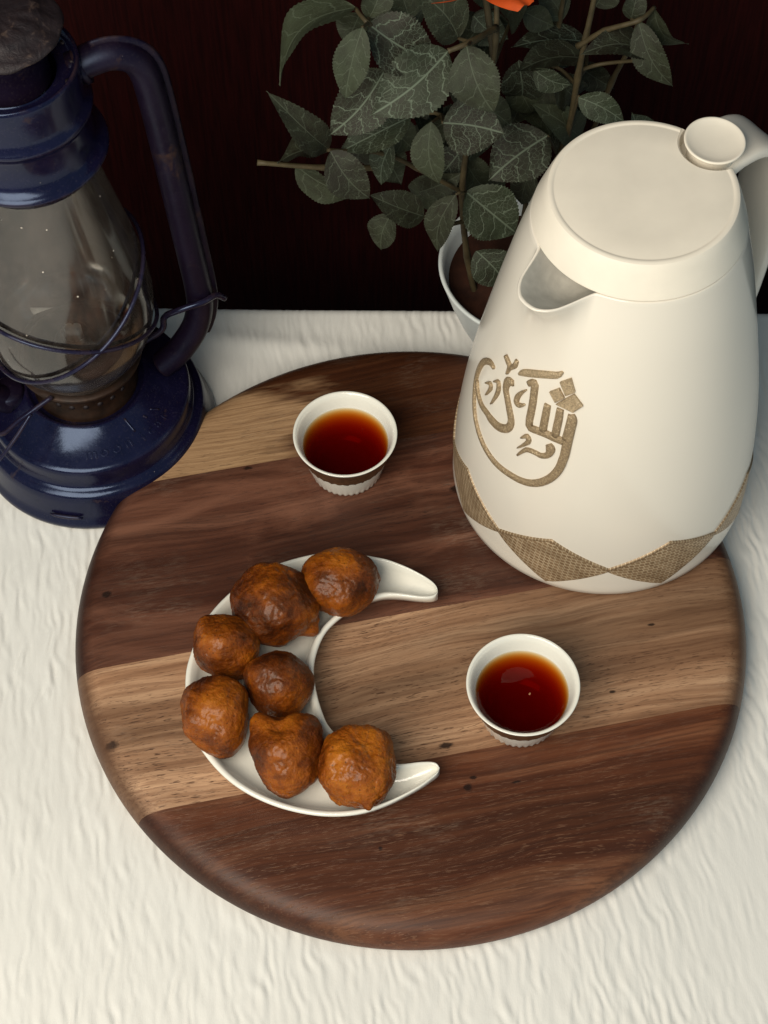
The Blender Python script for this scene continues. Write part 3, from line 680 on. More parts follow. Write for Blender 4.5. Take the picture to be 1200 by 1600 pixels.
STEMS = [
    ([(0.0452, 0.2000, 0.0518), (0.0381, 0.2000, 0.0938), (0.0329, 0.1900, 0.1601), (0.0363, 0.1900, 0.2098), (0.0442, 0.1850, 0.2513), (0.0459, 0.1800, 0.2818), (0.0453, 0.1900, 0.3133)], 2.0),
    ([(0.0454, 0.1780, 0.2903), (0.0315, 0.1550, 0.3031), (0.0207, 0.1500, 0.3024)], 1.7),
    ([(0.0315, 0.1550, 0.3031), (0.0289, 0.1410, 0.3131)], 1.1),
    ([(0.0315, 0.1550, 0.3031), (0.0262, 0.1630, 0.2982)], 1.1),
    ([(0.0433, 0.1870, 0.2359), (0.0226, 0.1800, 0.2611), (0.0029, 0.1700, 0.2880), (-0.0096, 0.1600, 0.3066), (-0.0171, 0.1550, 0.3162), (-0.0227, 0.1650, 0.3159)], 1.5),
    ([(-0.0171, 0.1550, 0.3162), (-0.0197, 0.1410, 0.3264)], 1.0),
    ([(-0.0171, 0.1550, 0.3162), (-0.0167, 0.1600, 0.3148)], 1.0),
    ([(0.0365, 0.1900, 0.1904), (0.0195, 0.1720, 0.2379), (0.0031, 0.1720, 0.2374)], 1.3),
    ([(0.0195, 0.1720, 0.2379), (0.0139, 0.1610, 0.2437)], 1.0),
    ([(0.0195, 0.1720, 0.2379), (0.0196, 0.1590, 0.2456)], 1.0),
    ([(0.0329, 0.1900, 0.1601), (0.0068, 0.1800, 0.1909), (-0.0103, 0.1700, 0.2127), (-0.0301, 0.1600, 0.2256), (-0.0391, 0.1550, 0.2320)], 1.4),
    ([(-0.0104, 0.1780, 0.1935), (-0.0407, 0.1650, 0.2082), (-0.0761, 0.1600, 0.2183)], 1.8),
    ([(0.0356, 0.1920, 0.1420), (0.0315, 0.1700, 0.1811), (0.0278, 0.1650, 0.1857)], 1.0),
    ([(0.0315, 0.1700, 0.1811), (0.0341, 0.1780, 0.1733)], 1.0),
    ([(0.0361, 0.1950, 0.1305), (0.0214, 0.1800, 0.1442), (0.0108, 0.1660, 0.1677), (0.0034, 0.1750, 0.1661), (-0.0064, 0.1850, 0.1510)], 1.3),
    ([(0.0555, 0.2050, 0.0453), (0.0714, 0.2150, 0.0869), (0.0800, 0.2150, 0.1314), (0.0906, 0.2100, 0.1805), (0.0924, 0.2050, 0.2307), (0.0942, 0.2050, 0.2574), (0.0981, 0.2100, 0.2906)], 2.2),
    ([(0.0907, 0.2050, 0.2522), (0.1027, 0.2000, 0.2670), (0.1183, 0.1950, 0.2780), (0.1270, 0.2050, 0.2771)], 1.6),
    ([(0.1173, 0.1950, 0.2776), (0.1153, 0.2000, 0.2743)], 1.0),
    ([(0.0914, 0.2070, 0.2242), (0.0975, 0.2150, 0.2278), (0.0996, 0.2300, 0.2249)], 1.2),
    ([(0.0914, 0.2070, 0.2242), (0.0810, 0.2060, 0.2368), (0.0690, 0.2060, 0.2358)], 1.2),
    ([(0.0929, 0.2060, 0.2343), (0.1049, 0.2100, 0.2347), (0.1229, 0.2000, 0.2465), (0.1287, 0.1950, 0.2520)], 1.2),
    ([(0.0639, 0.2100, 0.0389), (0.0926, 0.2300, 0.0978), (0.1074, 0.2350, 0.1516), (0.1167, 0.2400, 0.1913), (0.1256, 0.2400, 0.2240), (0.1299, 0.2500, 0.2548)], 1.9),
    ([(0.0918, 0.2100, 0.1879), (0.0922, 0.1920, 0.2297)], 1.0),
    ([(0.0906, 0.2100, 0.1805), (0.0998, 0.2200, 0.1684)], 1.0),
    ([(0.0866, 0.2130, 0.1649), (0.0775, 0.1900, 0.2030)], 1.0),
    ([(0.0692, 0.2100, 0.0870), (0.0756, 0.2250, 0.1525), (0.0819, 0.2350, 0.2018), (0.0848, 0.2400, 0.2385), (0.0862, 0.2400, 0.2646)], 1.7),
    ([(0.0558, 0.2200, 0.2180), (0.0665, 0.2250, 0.2157), (0.0693, 0.2060, 0.2358)], 1.1),
    ([(0.0451, 0.1860, 0.2547), (0.0577, 0.2250, 0.2528), (0.0652, 0.2350, 0.2488)], 1.1),
]

# ------------------------------------------------------------------ the setting: wall, cloth
def build_wall():
    V, F = [], []
    for (y0, y1) in ((0.0, 0.02),):
        V += [(-2.0, y0, -0.9), (2.0, y0, -0.9), (2.0, y0, 1.6), (-2.0, y0, 1.6), (-2.0, y1, -0.9), (2.0, y1, -0.9), (2.0, y1, 1.6), (-2.0, y1, 1.6)]
    F = [(0, 1, 2, 3), (5, 4, 7, 6), (4, 0, 3, 7), (1, 5, 6, 2), (3, 2, 6, 7), (4, 5, 1, 0)]
    o = mobj('wall', V, F, M['wall'], smooth=False)
    o.location = (0, 0.345, 0)
    o.rotation_euler = (0, 0, math.radians(-2.0))
    return tag(o, kind='structure')
build_wall()

def perlin(x, y, seed):
    xi, yi = np.floor(x).astype(np.int64), np.floor(y).astype(np.int64)
    xf, yf = x - xi, y - yi
    def g(ix, iy):
        h = (ix * 374761393 + iy * 668265263 + seed * 974711) & 0xffffffff
        h = ((h ^ (h >> 13)) * 1274126177) & 0xffffffff
        h = h ^ (h >> 16)
        a = (h & 0xffff) / 65536.0 * 2 * np.pi
        return np.cos(a), np.sin(a)
    def dot(ix, iy, dx, dy):
        a, b = g(ix, iy); return a * dx + b * dy
    u = xf ** 3 * (xf * (xf * 6 - 15) + 10); v = yf ** 3 * (yf * (yf * 6 - 15) + 10)
    n00 = dot(xi, yi, xf, yf); n10 = dot(xi + 1, yi, xf - 1, yf)
    n01 = dot(xi, yi + 1, xf, yf - 1); n11 = dot(xi + 1, yi + 1, xf - 1, yf - 1)
    return ((n00 * (1 - u) + n10 * u) * (1 - v) + (n01 * (1 - u) + n11 * u) * v) * 1.5

def build_cloth():
    xs = np.concatenate([np.arange(-0.75, -0.33, 0.008), np.arange(-0.33, 0.33, 0.0008), np.arange(0.33, 0.751, 0.008)])
    ye = 0.238                                  # back edge of the table
    ys = np.concatenate([np.arange(-0.75, -0.34, 0.01), np.arange(-0.34, ye - 0.006, 0.0015)])
    X, Y = np.meshgrid(xs, ys)
    lean = 0.12 * Y + 0.10 * np.sin(X * 5 + 0.6) * Y
    def wave(lam, seed, k, lx, ly):
        # running ridges whose phase wanders, so that they split and merge
        ph = (X + lean) / lam * 2 * np.pi + k * perlin(X / lx, Y / ly, seed) + 0.45 * k * perlin(X / (lx * 0.4), Y / (ly * 0.42), seed + 1)
        env = np.clip(0.55 + 1.1 * perlin(X / 0.011, Y / 0.026, seed + 2), 0, 1.3)
        s = np.sin(ph)
        return (np.sign(s) * np.abs(s) ** 0.7) * env
    n1 = wave(0.0068, 11, 5.0, 0.030, 0.034)
    n2 = wave(0.0043, 51, 4.5, 0.018, 0.020)
    n3 = wave(0.0110, 91, 5.0, 0.040, 0.050)
    big = perlin(X / 0.13, Y / 0.16, 31)
    # crinkle fades where the cloth is pulled flat (right of the board, near the back edge)
    flat = np.exp(-(((X - 0.20) / 0.085) ** 2 + ((Y + 0.17) / 0.085) ** 2))
    amp = (0.62 + 0.5 * perlin(X / 0.09, Y / 0.09, 41)) * (1 - 0.78 * flat)
    back = 1 / (1 + np.exp(-(Y - 0.16) / 0.02))
    amp = np.clip(amp, 0.12, 1.1) * (1 - 0.55 * back)
    Z = amp * (0.00052 * n1 + 0.00024 * n2 + 0.00040 * n3) + 0.0012 * big
    # soft crosswise folds on the strip behind the board
    fold = np.exp(-((Y - 0.205 + 0.10 * (X + 0.05)) / 0.008) ** 2) * 0.0022 * (1 / (1 + np.exp((X + 0.03) / 0.02)))
    Z = Z + fold
    r0 = np.hypot(X, Y)
    press = np.clip((r0 - 0.150) / 0.040, 0, 1)  # the board presses it flat
    Z = Z * press - 0.0006
    ny, nx = X.shape
    V = np.stack([X, Y, Z], -1).reshape(-1, 3)
    # roll over the back edge and hang
    extra = []
    rr = 0.006
    last = Z[-1]
    for a in (22, 45, 68, 90):
        t = math.radians(a)
        extra.append(np.stack([xs, np.full(nx, ye - rr + rr * math.sin(t)), last * (1 - a / 120) - rr * (1 - math.cos(t))], -1))
    for d in (0.03, 0.08, 0.16, 0.28, 0.45):
        extra.append(np.stack([xs, ye + 0.004 * np.sin(xs * 40) * min(1, d * 6), np.full(nx, -rr - d)], -1))
    V = np.concatenate([V] + extra)
    rows = ny + len(extra)
    # line of the back edge runs a little askew to the board
    V[:, 1] += np.where(V[:, 1] > 0.15, (V[:, 1] - 0.15) / 0.088, 0) * (-0.035 * V[:, 0])
    idx = np.arange(rows * nx).reshape(rows, nx)
    F = np.stack([idx[:-1, :-1], idx[:-1, 1:], idx[1:, 1:], idx[1:, :-1]], -1).reshape(-1, 4)
    me = bpy.data.meshes.new('tablecloth')
    me.vertices.add(len(V)); me.vertices.foreach_set('co', V.astype(np.float32).ravel())
    me.loops.add(F.size); me.loops.foreach_set('vertex_index', F.astype(np.int32).ravel())
    me.polygons.add(len(F))
    me.polygons.foreach_set('loop_start', np.arange(0, F.size, 4, dtype=np.int32))
    me.polygons.foreach_set('use_smooth', np.ones(len(F), dtype=bool))
    me.update(calc_edges=True)
    me.materials.append(M['cloth'])
    o = bpy.data.objects.new('tablecloth', me)
    COL.objects.link(o)
    return tag(o, 'crinkled cream white tablecloth under the round board', 'tablecloth')
build_cloth()

# ------------------------------------------------------------------ round board of four planks
BTOP = 0.0255
GR = math.radians(10.47)
def build_board():
    root = empty('serving_board', (0, 0, 0), GR)
    tag(root, 'thick round wooden serving board of joined dark and light planks', 'board')
    prof = [(0, 0.001), (0.176, 0.001), (0.182, 0.0016), (0.1868, 0.0034), (0.1893, 0.0066), (0.1900, 0.0105),
            (0.1891, 0.0152), (0.1871, 0.0193), (0.1836, 0.0225), (0.1788, 0.0245), (0.1735, 0.02525), (0.168, BTOP), (0, BTOP)]
    prof = [(p.x, p.y) for p in smooth_path([(a, b, 0) for a, b in prof[1:-1]], 3)]
    prof = [(0, 0.001)] + prof + [(0, BTOP)]
    cuts = [0.30, 0.1155, -0.001, -0.0908, -0.30]
    mats = [
        mat_wood('plank_back', (0.034, 0.0098, 0.0038), (0.070, 0.0215, 0.0075), (0.115, 0.042, 0.016),
                 patch=(-0.135, 0.135, 0.125, 0.055, (0.19, 0.100, 0.048), (0.40, 0.245, 0.130)), seed=1.3, scuff=0.2, pore=0.5),
        mat_wood('plank_walnut', (0.036, 0.0120, 0.0070), (0.080, 0.0285, 0.0160), (0.138, 0.060, 0.036),
                 knots=((0.0445, 0.0745, 0.0058, 0.0034), (-0.0745, 0.1135, 0.0030, 0.0016), (-0.166, 0.045, 0.0034, 0.0024)), seed=4.1, scuff=0.25, pore=0.55, figure=0.42),
        mat_wood('plank_pale', (0.130, 0.060, 0.031), (0.280, 0.152, 0.084), (0.46, 0.285, 0.170),
                 knots=((-0.1745, -0.0480, 0.0046, 0.0030), (0.0020, -0.0850, 0.0050, 0.0022), (0.098, -0.072, 0.0024, 0.0012), (0.130, -0.036, 0.0028, 0.0012)), seed=2.2, scuff=0.2, pore=0.85, pore_col=(0.060, 0.024, 0.011)),
        mat_wood('plank_front', (0.036, 0.0108, 0.0050), (0.098, 0.0305, 0.0125), (0.175, 0.070, 0.032),
                 knots=((0.0080, -0.1110, 0.0028, 0.0026), (0.0120, -0.1060, 0.0022, 0.0014), (0.034, -0.113, 0.0030, 0.0010), (-0.044, -0.135, 0.0014, 0.0016)), seed=7.7, scuff=0.25, pore=0.42, pore_col=(0.21, 0.105, 0.056)),  # pale pores: their reflection is put into the colour
    ]
    for i in range(4):
        V, F = lathe(prof, 180)
        bm = bmesh.new()
        vv = [bm.verts.new(p) for p in V]
        for f in F: bm.faces.new([vv[k] for k in f])
        bmesh.ops.recalc_face_normals(bm, faces=bm.faces)
        for co, no in (((0, cuts[i] - 0.00004, 0), (0, 1, 0)), ((0, cuts[i + 1] + 0.00004, 0), (0, -1, 0))):
            if abs(co[1]) > 0.25: continue
            g = bm.verts[:] + bm.edges[:] + bm.faces[:]
            r = bmesh.ops.bisect_plane(bm, geom=g, plane_co=co, plane_no=no, clear_outer=True, dist=1e-6)
            ed = [e for e in r['geom_cut'] if isinstance(e, bmesh.types.BMEdge)]
            bmesh.ops.holes_fill(bm, edges=ed, sides=0)
        for f in bm.faces: f.smooth = abs(f.normal.y) < 0.999 or abs(f.calc_center_median().y) > 0.185
        for e in bm.edges:
            if len(e.link_faces) == 2 and e.link_faces[0].normal.angle(e.link_faces[1].normal, 0) > 0.6: e.smooth = False
        me = bpy.data.meshes.new('plank')
        bm.to_mesh(me); bm.free()
        me.materials.append(mats[i])
        o = bpy.data.objects.new('plank', me)
        COL.objects.link(o)
        o.parent = root
        tag(o, ['reddish brown back plank with pale sapwood patch', 'wide dark brown plank with scuffs', 'pale tan plank across the middle', 'dark red brown front plank'][i])
    return root
build_board()

# ------------------------------------------------------------------ insulated jug
JX, JY = 0.1122, 0.0908
BODY = [(.0255,.0832),(.029,.0845),(.04,.0849),(.06,.0845),(.08,.0834),(.10,.0815),(.12,.0789),(.14,.0757),(.16,.0720),(.18,.0681),(.20,.0640),(.22,.0597),(.235,.0560),(.248,.0526)]
SEAM = 0.248
SP = math.radians(-140)          # spout direction
HD = math.radians(38.5)          # handle direction
def jr(z): return hermite(BODY, z)
def on_body(t, z, off=0.0):
    dz = 0.0005
    r = jr(z); dr = (jr(z + dz) - jr(z - dz)) / (2 * dz)
    n = Vector((math.cos(t), math.sin(t), -dr)).normalized()
    return Vector((r * math.cos(t), r * math.sin(t), z)) + n * off

def build_jug():
    root = empty('vacuum_jug', (JX, JY, 0))
    tag(root, 'ivory plastic insulated jug with gold calligraphy and lozenge band', 'jug')
    # --- body: the top edge dips and leans out into the pouring lip
    NTH = 360
    zs = list(np.linspace(0.0290, 0.180, 36)) + list(np.linspace(0.184, SEAM, 26))
    V, F = [], []
    LIP = [(0, .0755), (4, .0748), (7.5, .0722), (10.5, .0686), (13, .0642), (16, .0592), (19, .0553), (21.5, .0531), (24, .0527)]
    def lip_r(d):
        a = abs(math.degrees(d))
        if a >= 24: return None
        return hermite(LIP, a)
    rows = []
    for k in range(NTH):
        t = 2 * PI * k / NTH
        d = (t - SP + PI) % (2 * PI) - PI
        lr = lip_r(d)
        w = 0.0 if lr is None else max(0.0, (lr - 0.0527) / 0.0228)
        ztop = SEAM - 0.0042 * w ** 0.6
        col = []
        # foot rounding
        col += [(jr(0.0262) - 0.0018, 0.0272), (jr(0.0272) - 0.0004, 0.0276)]
        for z in zs:
            zz = z
            if w > 0 and z > 0.185:
                s = (z - 0.185) / (SEAM - 0.185)
                zz = 0.185 + (ztop - 0.185) * s
                bul = (lr - jr(ztop)) * (0.35 * s ** 2 + 0.65 * s ** 4.5)
            else: bul = 0
            col.append((jr(zz) + bul, zz))
        rt, zt = col[-1]
        col += [(rt - 0.0004, zt + 0.0006), (rt - 0.0013, zt + 0.0008), (rt - 0.0021, zt + 0.0002)]
        # inside: a scoop that runs in under the lid
        for q in (0.12, 0.3, 0.6, 1.0):
            rin = rt - 0.0021 + (0.030 - rt) * q
            zin = zt + 0.0002 - (0.006 + 0.010 * w) * math.sin(min(1.0, q * 1.3) * PI / 2) - 0.002 * q
            col.append((rin, zin))
        rows.append([len(V) + i for i in range(len(col))])
        V += [(r * math.cos(t), r * math.sin(t), z) for r, z in col]
    for k in range(NTH):
        a, b = rows[k], rows[(k + 1) % NTH]
        for i in range(len(a) - 1): F.append((a[i], b[i], b[i + 1], a[i + 1]))
    F.append(tuple(r[0] for r in reversed(rows)))
    body = mobj('body', V, F, M['jug'], root)
    body.data.materials.append(M['jug_in'])
    per = len(rows[0]) - 1
    for p in body.data.polygons:
        if p.index < NTH * per and p.index % per >= per - 4: p.material_index = 1
    # inner liner closing the scoop
    Vl, Fl = lathe([(0.0320, 0.2440), (0.0305, 0.215), (0, 0.214)], 64)
    mobj('liner', Vl, Fl, M['jug_in'], root)
    # foot ring, coloured dark to draw the shadow line under the jug
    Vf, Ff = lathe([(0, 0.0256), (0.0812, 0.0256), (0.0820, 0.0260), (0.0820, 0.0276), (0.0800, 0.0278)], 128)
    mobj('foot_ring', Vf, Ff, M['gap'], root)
    # --- lid with a round notch for the thumb button
    lp = [(0, 0.2490), (0.0500, 0.2490), (0.0519, 0.2492), (0.0523, 0.2500), (0.0512, 0.2535), (0.0478, 0.2632), (0.0464, 0.2668),
          (0.0456, 0.2680), (0.0446, 0.2684), (0.0434, 0.26845), (0.0429, 0.2682), (0.0425, 0.2681), (0.0420, 0.2682), (0.030, 0.2682), (0.015, 0.2682), (0, 0.2682)]
    V, F = lathe(lp, 160)
    lid = mobj('lid', V, F, M['jug_lid'], root)
    bc = (0.0468 * math.cos(HD), 0.0468 * math.sin(HD))
    Vc, Fc = lathe([(0, 0.2590), (0.0160, 0.2590), (0.0161, 0.2660), (0.0166, 0.2674), (0.0176, 0.2682), (0.0180, 0.2690), (0.0182, 0.30), (0, 0.30)], 96)
    cut = mobj('cutter', Vc, Fc, M['jug_lid'])
    cut.location = (JX + bc[0], JY + bc[1], 0)
    for ob in (lid, cut):
        b2 = bmesh.new(); b2.from_mesh(ob.data); bmesh.ops.recalc_face_normals(b2, faces=b2.faces); b2.to_mesh(ob.data); b2.free()
    md = lid.modifiers.new('notch', 'BOOLEAN')
    md.operation = 'DIFFERENCE'; md.object = cut; md.solver = 'EXACT'
    bpy.context.view_layer.update()
    dg = bpy.context.evaluated_depsgraph_get()
    me = bpy.data.meshes.new_from_object(lid.evaluated_get(dg))
    lid.modifiers.clear()
    lid.data = me
    bpy.data.objects.remove(cut)
    bm = bmesh.new(); bm.from_mesh(me)
    for f in bm.faces: f.smooth = True
    for e in bm.edges:
        if len(e.link_faces) == 2 and e.link_faces[0].normal.angle(e.link_faces[1].normal, 0) > 0.55: e.smooth = False
    bm.to_mesh(me); bm.free()
    # --- thumb button: a dished disc on a short stalk
    V, F = lathe([(0, 0.0000), (0.0090, 0.0001), (0.0130, 0.0012), (0.0146, 0.0026), (0.0150, 0.0036), (0.0148, 0.0042), (0.0141, 0.0043),
                  (0.0134, 0.0039), (0.0100, 0.0030), (0.0055, 0.0024), (0, 0.0022)], 72)
    btn = mobj('thumb_button', V, F, M['jug_lid'], root)
    btn.location = (bc[0], bc[1], 0.2668)
    btn.rotation_euler = (math.radians(2), math.radians(2), 0)
    V, F = lathe([(0.0120, -0.0110), (0.0120, -0.0030), (0.0125, 0.0015)], 36)
    mobj('stalk', V, F, M['jug_lid'], btn)
    # --- handle: broad strap
    ed = Vector((math.cos(HD), math.sin(HD), 0)); sd = Vector((-math.sin(HD), math.cos(HD), 0))
    path = smooth_path([(0.044, 0, 0.2560), (0.056, 0, 0.2590), (0.070, 0, 0.2565), (0.083, 0, 0.2470), (0.0915, 0, 0.2300), (0.0950, 0, 0.2050),
                        (0.0945, 0, 0.170), (0.0915, 0, 0.135), (0.0865, 0, 0.105), (0.0795, 0, 0.085)], 6)
    V, F = [], []
    NS = 20
    for i, p in enumerate(path):
        tn = (path[min(i + 1, len(path) - 1)] - path[max(i - 1, 0)]).normalized()
        nn = Vector((-tn.z, 0, tn.x))
        q = i / (len(path) - 1)
        wd = 0.0145 + 0.0015 * math.sin(q * PI)
        for k in range(NS):
            a = 2 * PI * k / NS
            ca, sa = math.cos(a), math.sin(a)
            x = wd * math.copysign(abs(ca) ** 0.45, ca)
            y = 0.0042 * math.copysign(abs(sa) ** 0.6, sa) + 0.0012 * (x / wd) ** 2
            P = ed * (p.x + nn.x * y) + sd * x + Vector((0, 0, p.z + nn.z * y))
            V.append(P)
    for i in range(len(path) - 1):
        for k in range(NS):
            k2 = (k + 1) % NS
            F.append((i*NS+k, i*NS+k2, (i+1)*NS+k2, (i+1)*NS+k))
    F += [tuple(reversed(range(NS))), tuple((len(path)-1)*NS+k for k in range(NS))]
    h = mobj('handle', V, F, M['jug'], root)
    b2 = bmesh.new(); b2.from_mesh(h.data); bmesh.ops.recalc_face_normals(b2, faces=b2.faces); b2.to_mesh(h.data); b2.free()
    # --- calligraphy, raised strokes lying on the body
    for st in STROKES:
        V, F = [], []
        n = len(st)
        for i, (t, z, w) in enumerate(st):
            a, b = st[max(i - 1, 0)], st[min(i + 1, n - 1)]
            r = jr(z)
            ds, dz = (b[0] - a[0]) * r, b[1] - a[1]
            L = math.hypot(ds, dz) or 1
            px, pz = -dz / L, ds / L
            hw = w * 0.001 * 0.56
            for q, hgt in ((-1.0, -0.0004), (-0.96, 0.0010), (-0.70, 0.0015), (0.0, 0.0016), (0.70, 0.0015), (0.96, 0.0010), (1.0, -0.0004)):
                V.append(on_body(t + px * q * hw / r, z + pz * q * hw, hgt))
        m = 7
        for i in range(n - 1):
            for k in range(m - 1): F.append((i*m+k, i*m+k+1, (i+1)*m+k+1, (i+1)*m+k))
        F += [tuple(reversed(range(m))), tuple((n-1)*m+k for k in range(m))]
        o = mobj('calligraphy_stroke', V, F, M['gold_pale'] if st is STROKES[6] else M['gold'], root)
        b2 = bmesh.new(); b2.from_mesh(o.data); bmesh.ops.recalc_face_normals(b2, faces=b2.faces); b2.to_mesh(o.data); b2.free()
    for poly in TILES:
        c = (sum(p[0] for p in poly) / len(poly), sum(p[1] for p in poly) / len(poly))
        V = [on_body(t, z, -0.0004) for t, z in poly] + [on_body(t, z, 0.0014) for t, z in poly] + \
            [on_body(c[0] + (t - c[0]) * 0.86, c[1] + (z - c[1]) * 0.86, 0.0019) for t, z in poly]
        k = len(poly)
        F = [(i, (i+1) % k, k + (i+1) % k, k + i) for i in range(k)] + [(k + i, k + (i+1) % k, 2*k + (i+1) % k, 2*k + i) for i in range(k)] + [tuple(range(2*k, 3*k))]
        o = mobj('calligraphy_dot', V, F, M['gold_pale'], root, smooth=False)
        b2 = bmesh.new(); b2.from_mesh(o.data); bmesh.ops.recalc_face_normals(b2, faces=b2.faces); b2.to_mesh(o.data); b2.free()
    # --- eight lozenges round the foot
    for q in range(8):
        t0 = math.radians(-92.2 + 45 * q)
        V, F, U = [], [], []
        na, nb = 36, 12
        for i in range(na + 1):
            a = i / na
            up = 0.0018 + 0.0182 * (1 - abs(2 * a - 1)) ** 0.92
            dn = 0.0012 + 0.0238 * (1 - abs(2 * a - 1)) ** 0.92
            t = t0 + math.radians(45) * a
            for j in range(nb + 1):
                b = j / nb
                z = 0.0556 - dn + (up + dn) * b
                ed_ = min(b, 1 - b)
                V.append(on_body(t, z, -0.0003 if ed_ == 0 else 0.0005))
                U.append((t * 0.0845 / 0.0029 + (z - 0.05) / 0.006, (z - 0.02) / 0.0027))
        m = nb + 1
        for i in range(na):
            for j in range(nb): F.append((i*m+j, (i+1)*m+j, (i+1)*m+j+1, i*m+j+1))
        mobj('lozenge', V, F, M['snake'], root, uvs=U)
        # raised border along the upper edge
        V2, F2 = [], []
        for i in range(na + 1):
            a = i / na
            up = 0.0018 + 0.0182 * (1 - abs(2 * a - 1)) ** 0.92
            t = t0 + math.radians(45) * a
            for dz, of in ((0.0004, -0.0003), (0.0002, 0.0009), (-0.0018, 0.0009), (-0.0022, 0.0003)):
                V2.append(on_body(t, 0.0556 + up + dz, of))
        for i in range(na):
            for j in range(3): F2.append((i*4+j, (i+1)*4+j, (i+1)*4+j+1, i*4+j+1))
        mobj('lozenge_border', V2, F2, M['snake'], root, uvs=[((i // 4) * 0.95, 0.5 + (i % 4) * 0.02) for i in range(len(V2))])
    return root
build_jug()

# ------------------------------------------------------------------ two handleless cups of tea
def build_cup(x, y, label, rot):
    root = empty('tea_cup', (x, y, BTOP), rot)
    tag(root, label, 'cup', 'small white cups of tea on the board')
    H = 0.0355
    outer = [(0, 0.0010), (0.0165, 0.0010), (0.0180, 0.0002), (0.0196, 0.0004), (0.0205, 0.0016), (0.0212, 0.0040), (0.0222, 0.0075), (0.0236, 0.0130), (0.0249, 0.0190), (0.0262, 0.0250),
             (0.0276, 0.0300), (0.0291, 0.0338), (0.0299, 0.0351), (0.0300, 0.0355), (0.0297, 0.0358), (0.0290, 0.0358), (0.0283, 0.0354)]
    inner = [(0.0268, 0.0325), (0.0255, 0.0285), (0.0243, 0.0240), (0.0230, 0.0185), (0.0214, 0.0125), (0.0190, 0.0075), (0.0150, 0.0045), (0.0080, 0.0032), (0, 0.0030)]
    def mod(t, r, z, i):
        # fluted foot
        if i in range(2, 6):
            k = 0.00045 * (1 if 3 <= i <= 4 else 0.35)
            return r + k * (abs(math.sin(t * 19)) * 2 - 1.0), z
        return r, z
    V, F = lathe(outer + inner, 168, mod)
    mobj('cup_body', V, F, M['porcelain'], root)
    # gilt band, ragged lower edge
    V, F = [], []
    n = 224
    rg = random.Random(int(rot * 100) + 3)
    def ro(z):
        for (r0, z0), (r1, z1) in zip(outer[6:13], outer[7:14]):
            if z0 <= z <= z1: return r0 + (r1 - r0) * (z - z0) / (z1 - z0)
        return 0.0299
    for k in range(n):
        t = 2 * PI * k / n
        sc = abs(math.sin(t * 17)) * 0.0012 + (0.0004 if k % 3 else 0) + rg.uniform(-0.0002, 0.0003)
        zl = 0.0182 + sc
        for z in (zl, 0.0248, 0.0285, 0.0330):
            V.append(((ro(z) + 0.00018) * math.cos(t), (ro(z) + 0.00018) * math.sin(t), z))
    for k in range(n):
        k2 = (k + 1) % n
        for j in range(3): F.append((k*4+j, k2*4+j, k2*4+j+1, k*4+j+1))
    mobj('gilt_band', V, F, M['cupband'], root)
    # tea: a closed volume whose sides lie inside the porcelain
    zt = 0.0262
    tp = [(0, 0.0024), (0.0080, 0.0026), (0.0152, 0.0039), (0.0194, 0.0069), (0.0219, 0.0121), (0.0235, 0.0182), (0.0248, 0.0238), (0.0254, zt), (0.0247, zt - 0.00005), (0.0236, zt - 0.00035), (0.0225, zt - 0.0005), (0.012, zt - 0.0005), (0, zt - 0.0005)]
    V, F = lathe(tp, 96)
    tea = mobj('tea', V, F, M['tea'], root)
    b = bmesh.new(); b.from_mesh(tea.data); bmesh.ops.recalc_face_normals(b, faces=b.faces); b.to_mesh(tea.data); b.free()
    return root
build_cup(-0.0352, 0.0972, 'white cup of dark red tea standing at the back of the board, above the plate', 0.3)
cupB = build_cup(0.0579, -0.0650, 'white cup of red tea with a tiny bubble, on the pale plank near the front', 1.1)
V, F = lathe([(0.0016, 0.0), (0.0014, 0.0005), (0.0009, 0.0009), (0, 0.0011)], 20)
bub = mobj('bubble', V, F, M['foam'], cupB)
bub.location = (0.0010, -0.0040, 0.0257)
bub.scale = (0.5, 0.35, 0.4)

# ------------------------------------------------------------------ crescent plate
OUT = [(0.0154, 0.0026), (0.0150, 0.0063), (0.0121, 0.0104), (0.0054, 0.0155), (-0.0052, 0.0216), (-0.0181, 0.0264), (-0.0458, 0.0304), (-0.0760, 0.0226), (-0.0954, 0.0102), (-0.1119, -0.0090), (-0.1206, -0.0315), (-0.1231, -0.0501), (-0.1192, -0.0764), (-0.1100, -0.0943), (-0.0947, -0.1106), (-0.0748, -0.1221), (-0.0529, -0.1282), (-0.0333, -0.1286), (-0.0164, -0.1239), (0.0007, -0.1150), (0.0085, -0.1094), (0.0120, -0.1062), (0.0131, -0.1030)]
INN = [(0.0154, 0.0026), (0.0139, -0.0001), (0.0110, -0.0012), (0.0050, -0.0011), (-0.0120, 0.0007), (-0.0277, -0.0043), (-0.0405, -0.0141), (-0.0482, -0.0243), (-0.0527, -0.0399), (-0.0519, -0.0543), (-0.0481, -0.0695), (-0.0433, -0.0794), (-0.0294, -0.0934), (-0.0110, -0.0996), (0.0025, -0.0991), (0.0088, -0.0991), (0.0118, -0.1002), (0.0131, -0.1030)]
def resample(pts, n):
    P = smooth_path([(a, b, 0) for a, b in pts], 12)
    for _ in range(3):
        P = [P[0]] + [(P[i-1] + 2*P[i] + P[i+1]) / 4 for i in range(1, len(P)-1)] + [P[-1]]
    L = [0.0]
    for a, b in zip(P[:-1], P[1:]): L.append(L[-1] + (b - a).length)
    out, j = [], 0
    for k in range(n):
        s = L[-1] * (0.5 - 0.5 * math.cos(PI * k / (n - 1)))
        while j < len(L) - 2 and L[j+1] < s: j += 1
        t = (s - L[j]) / max(1e-9, L[j+1] - L[j])
        out.append(P[j].lerp(P[j+1], t))
    return out
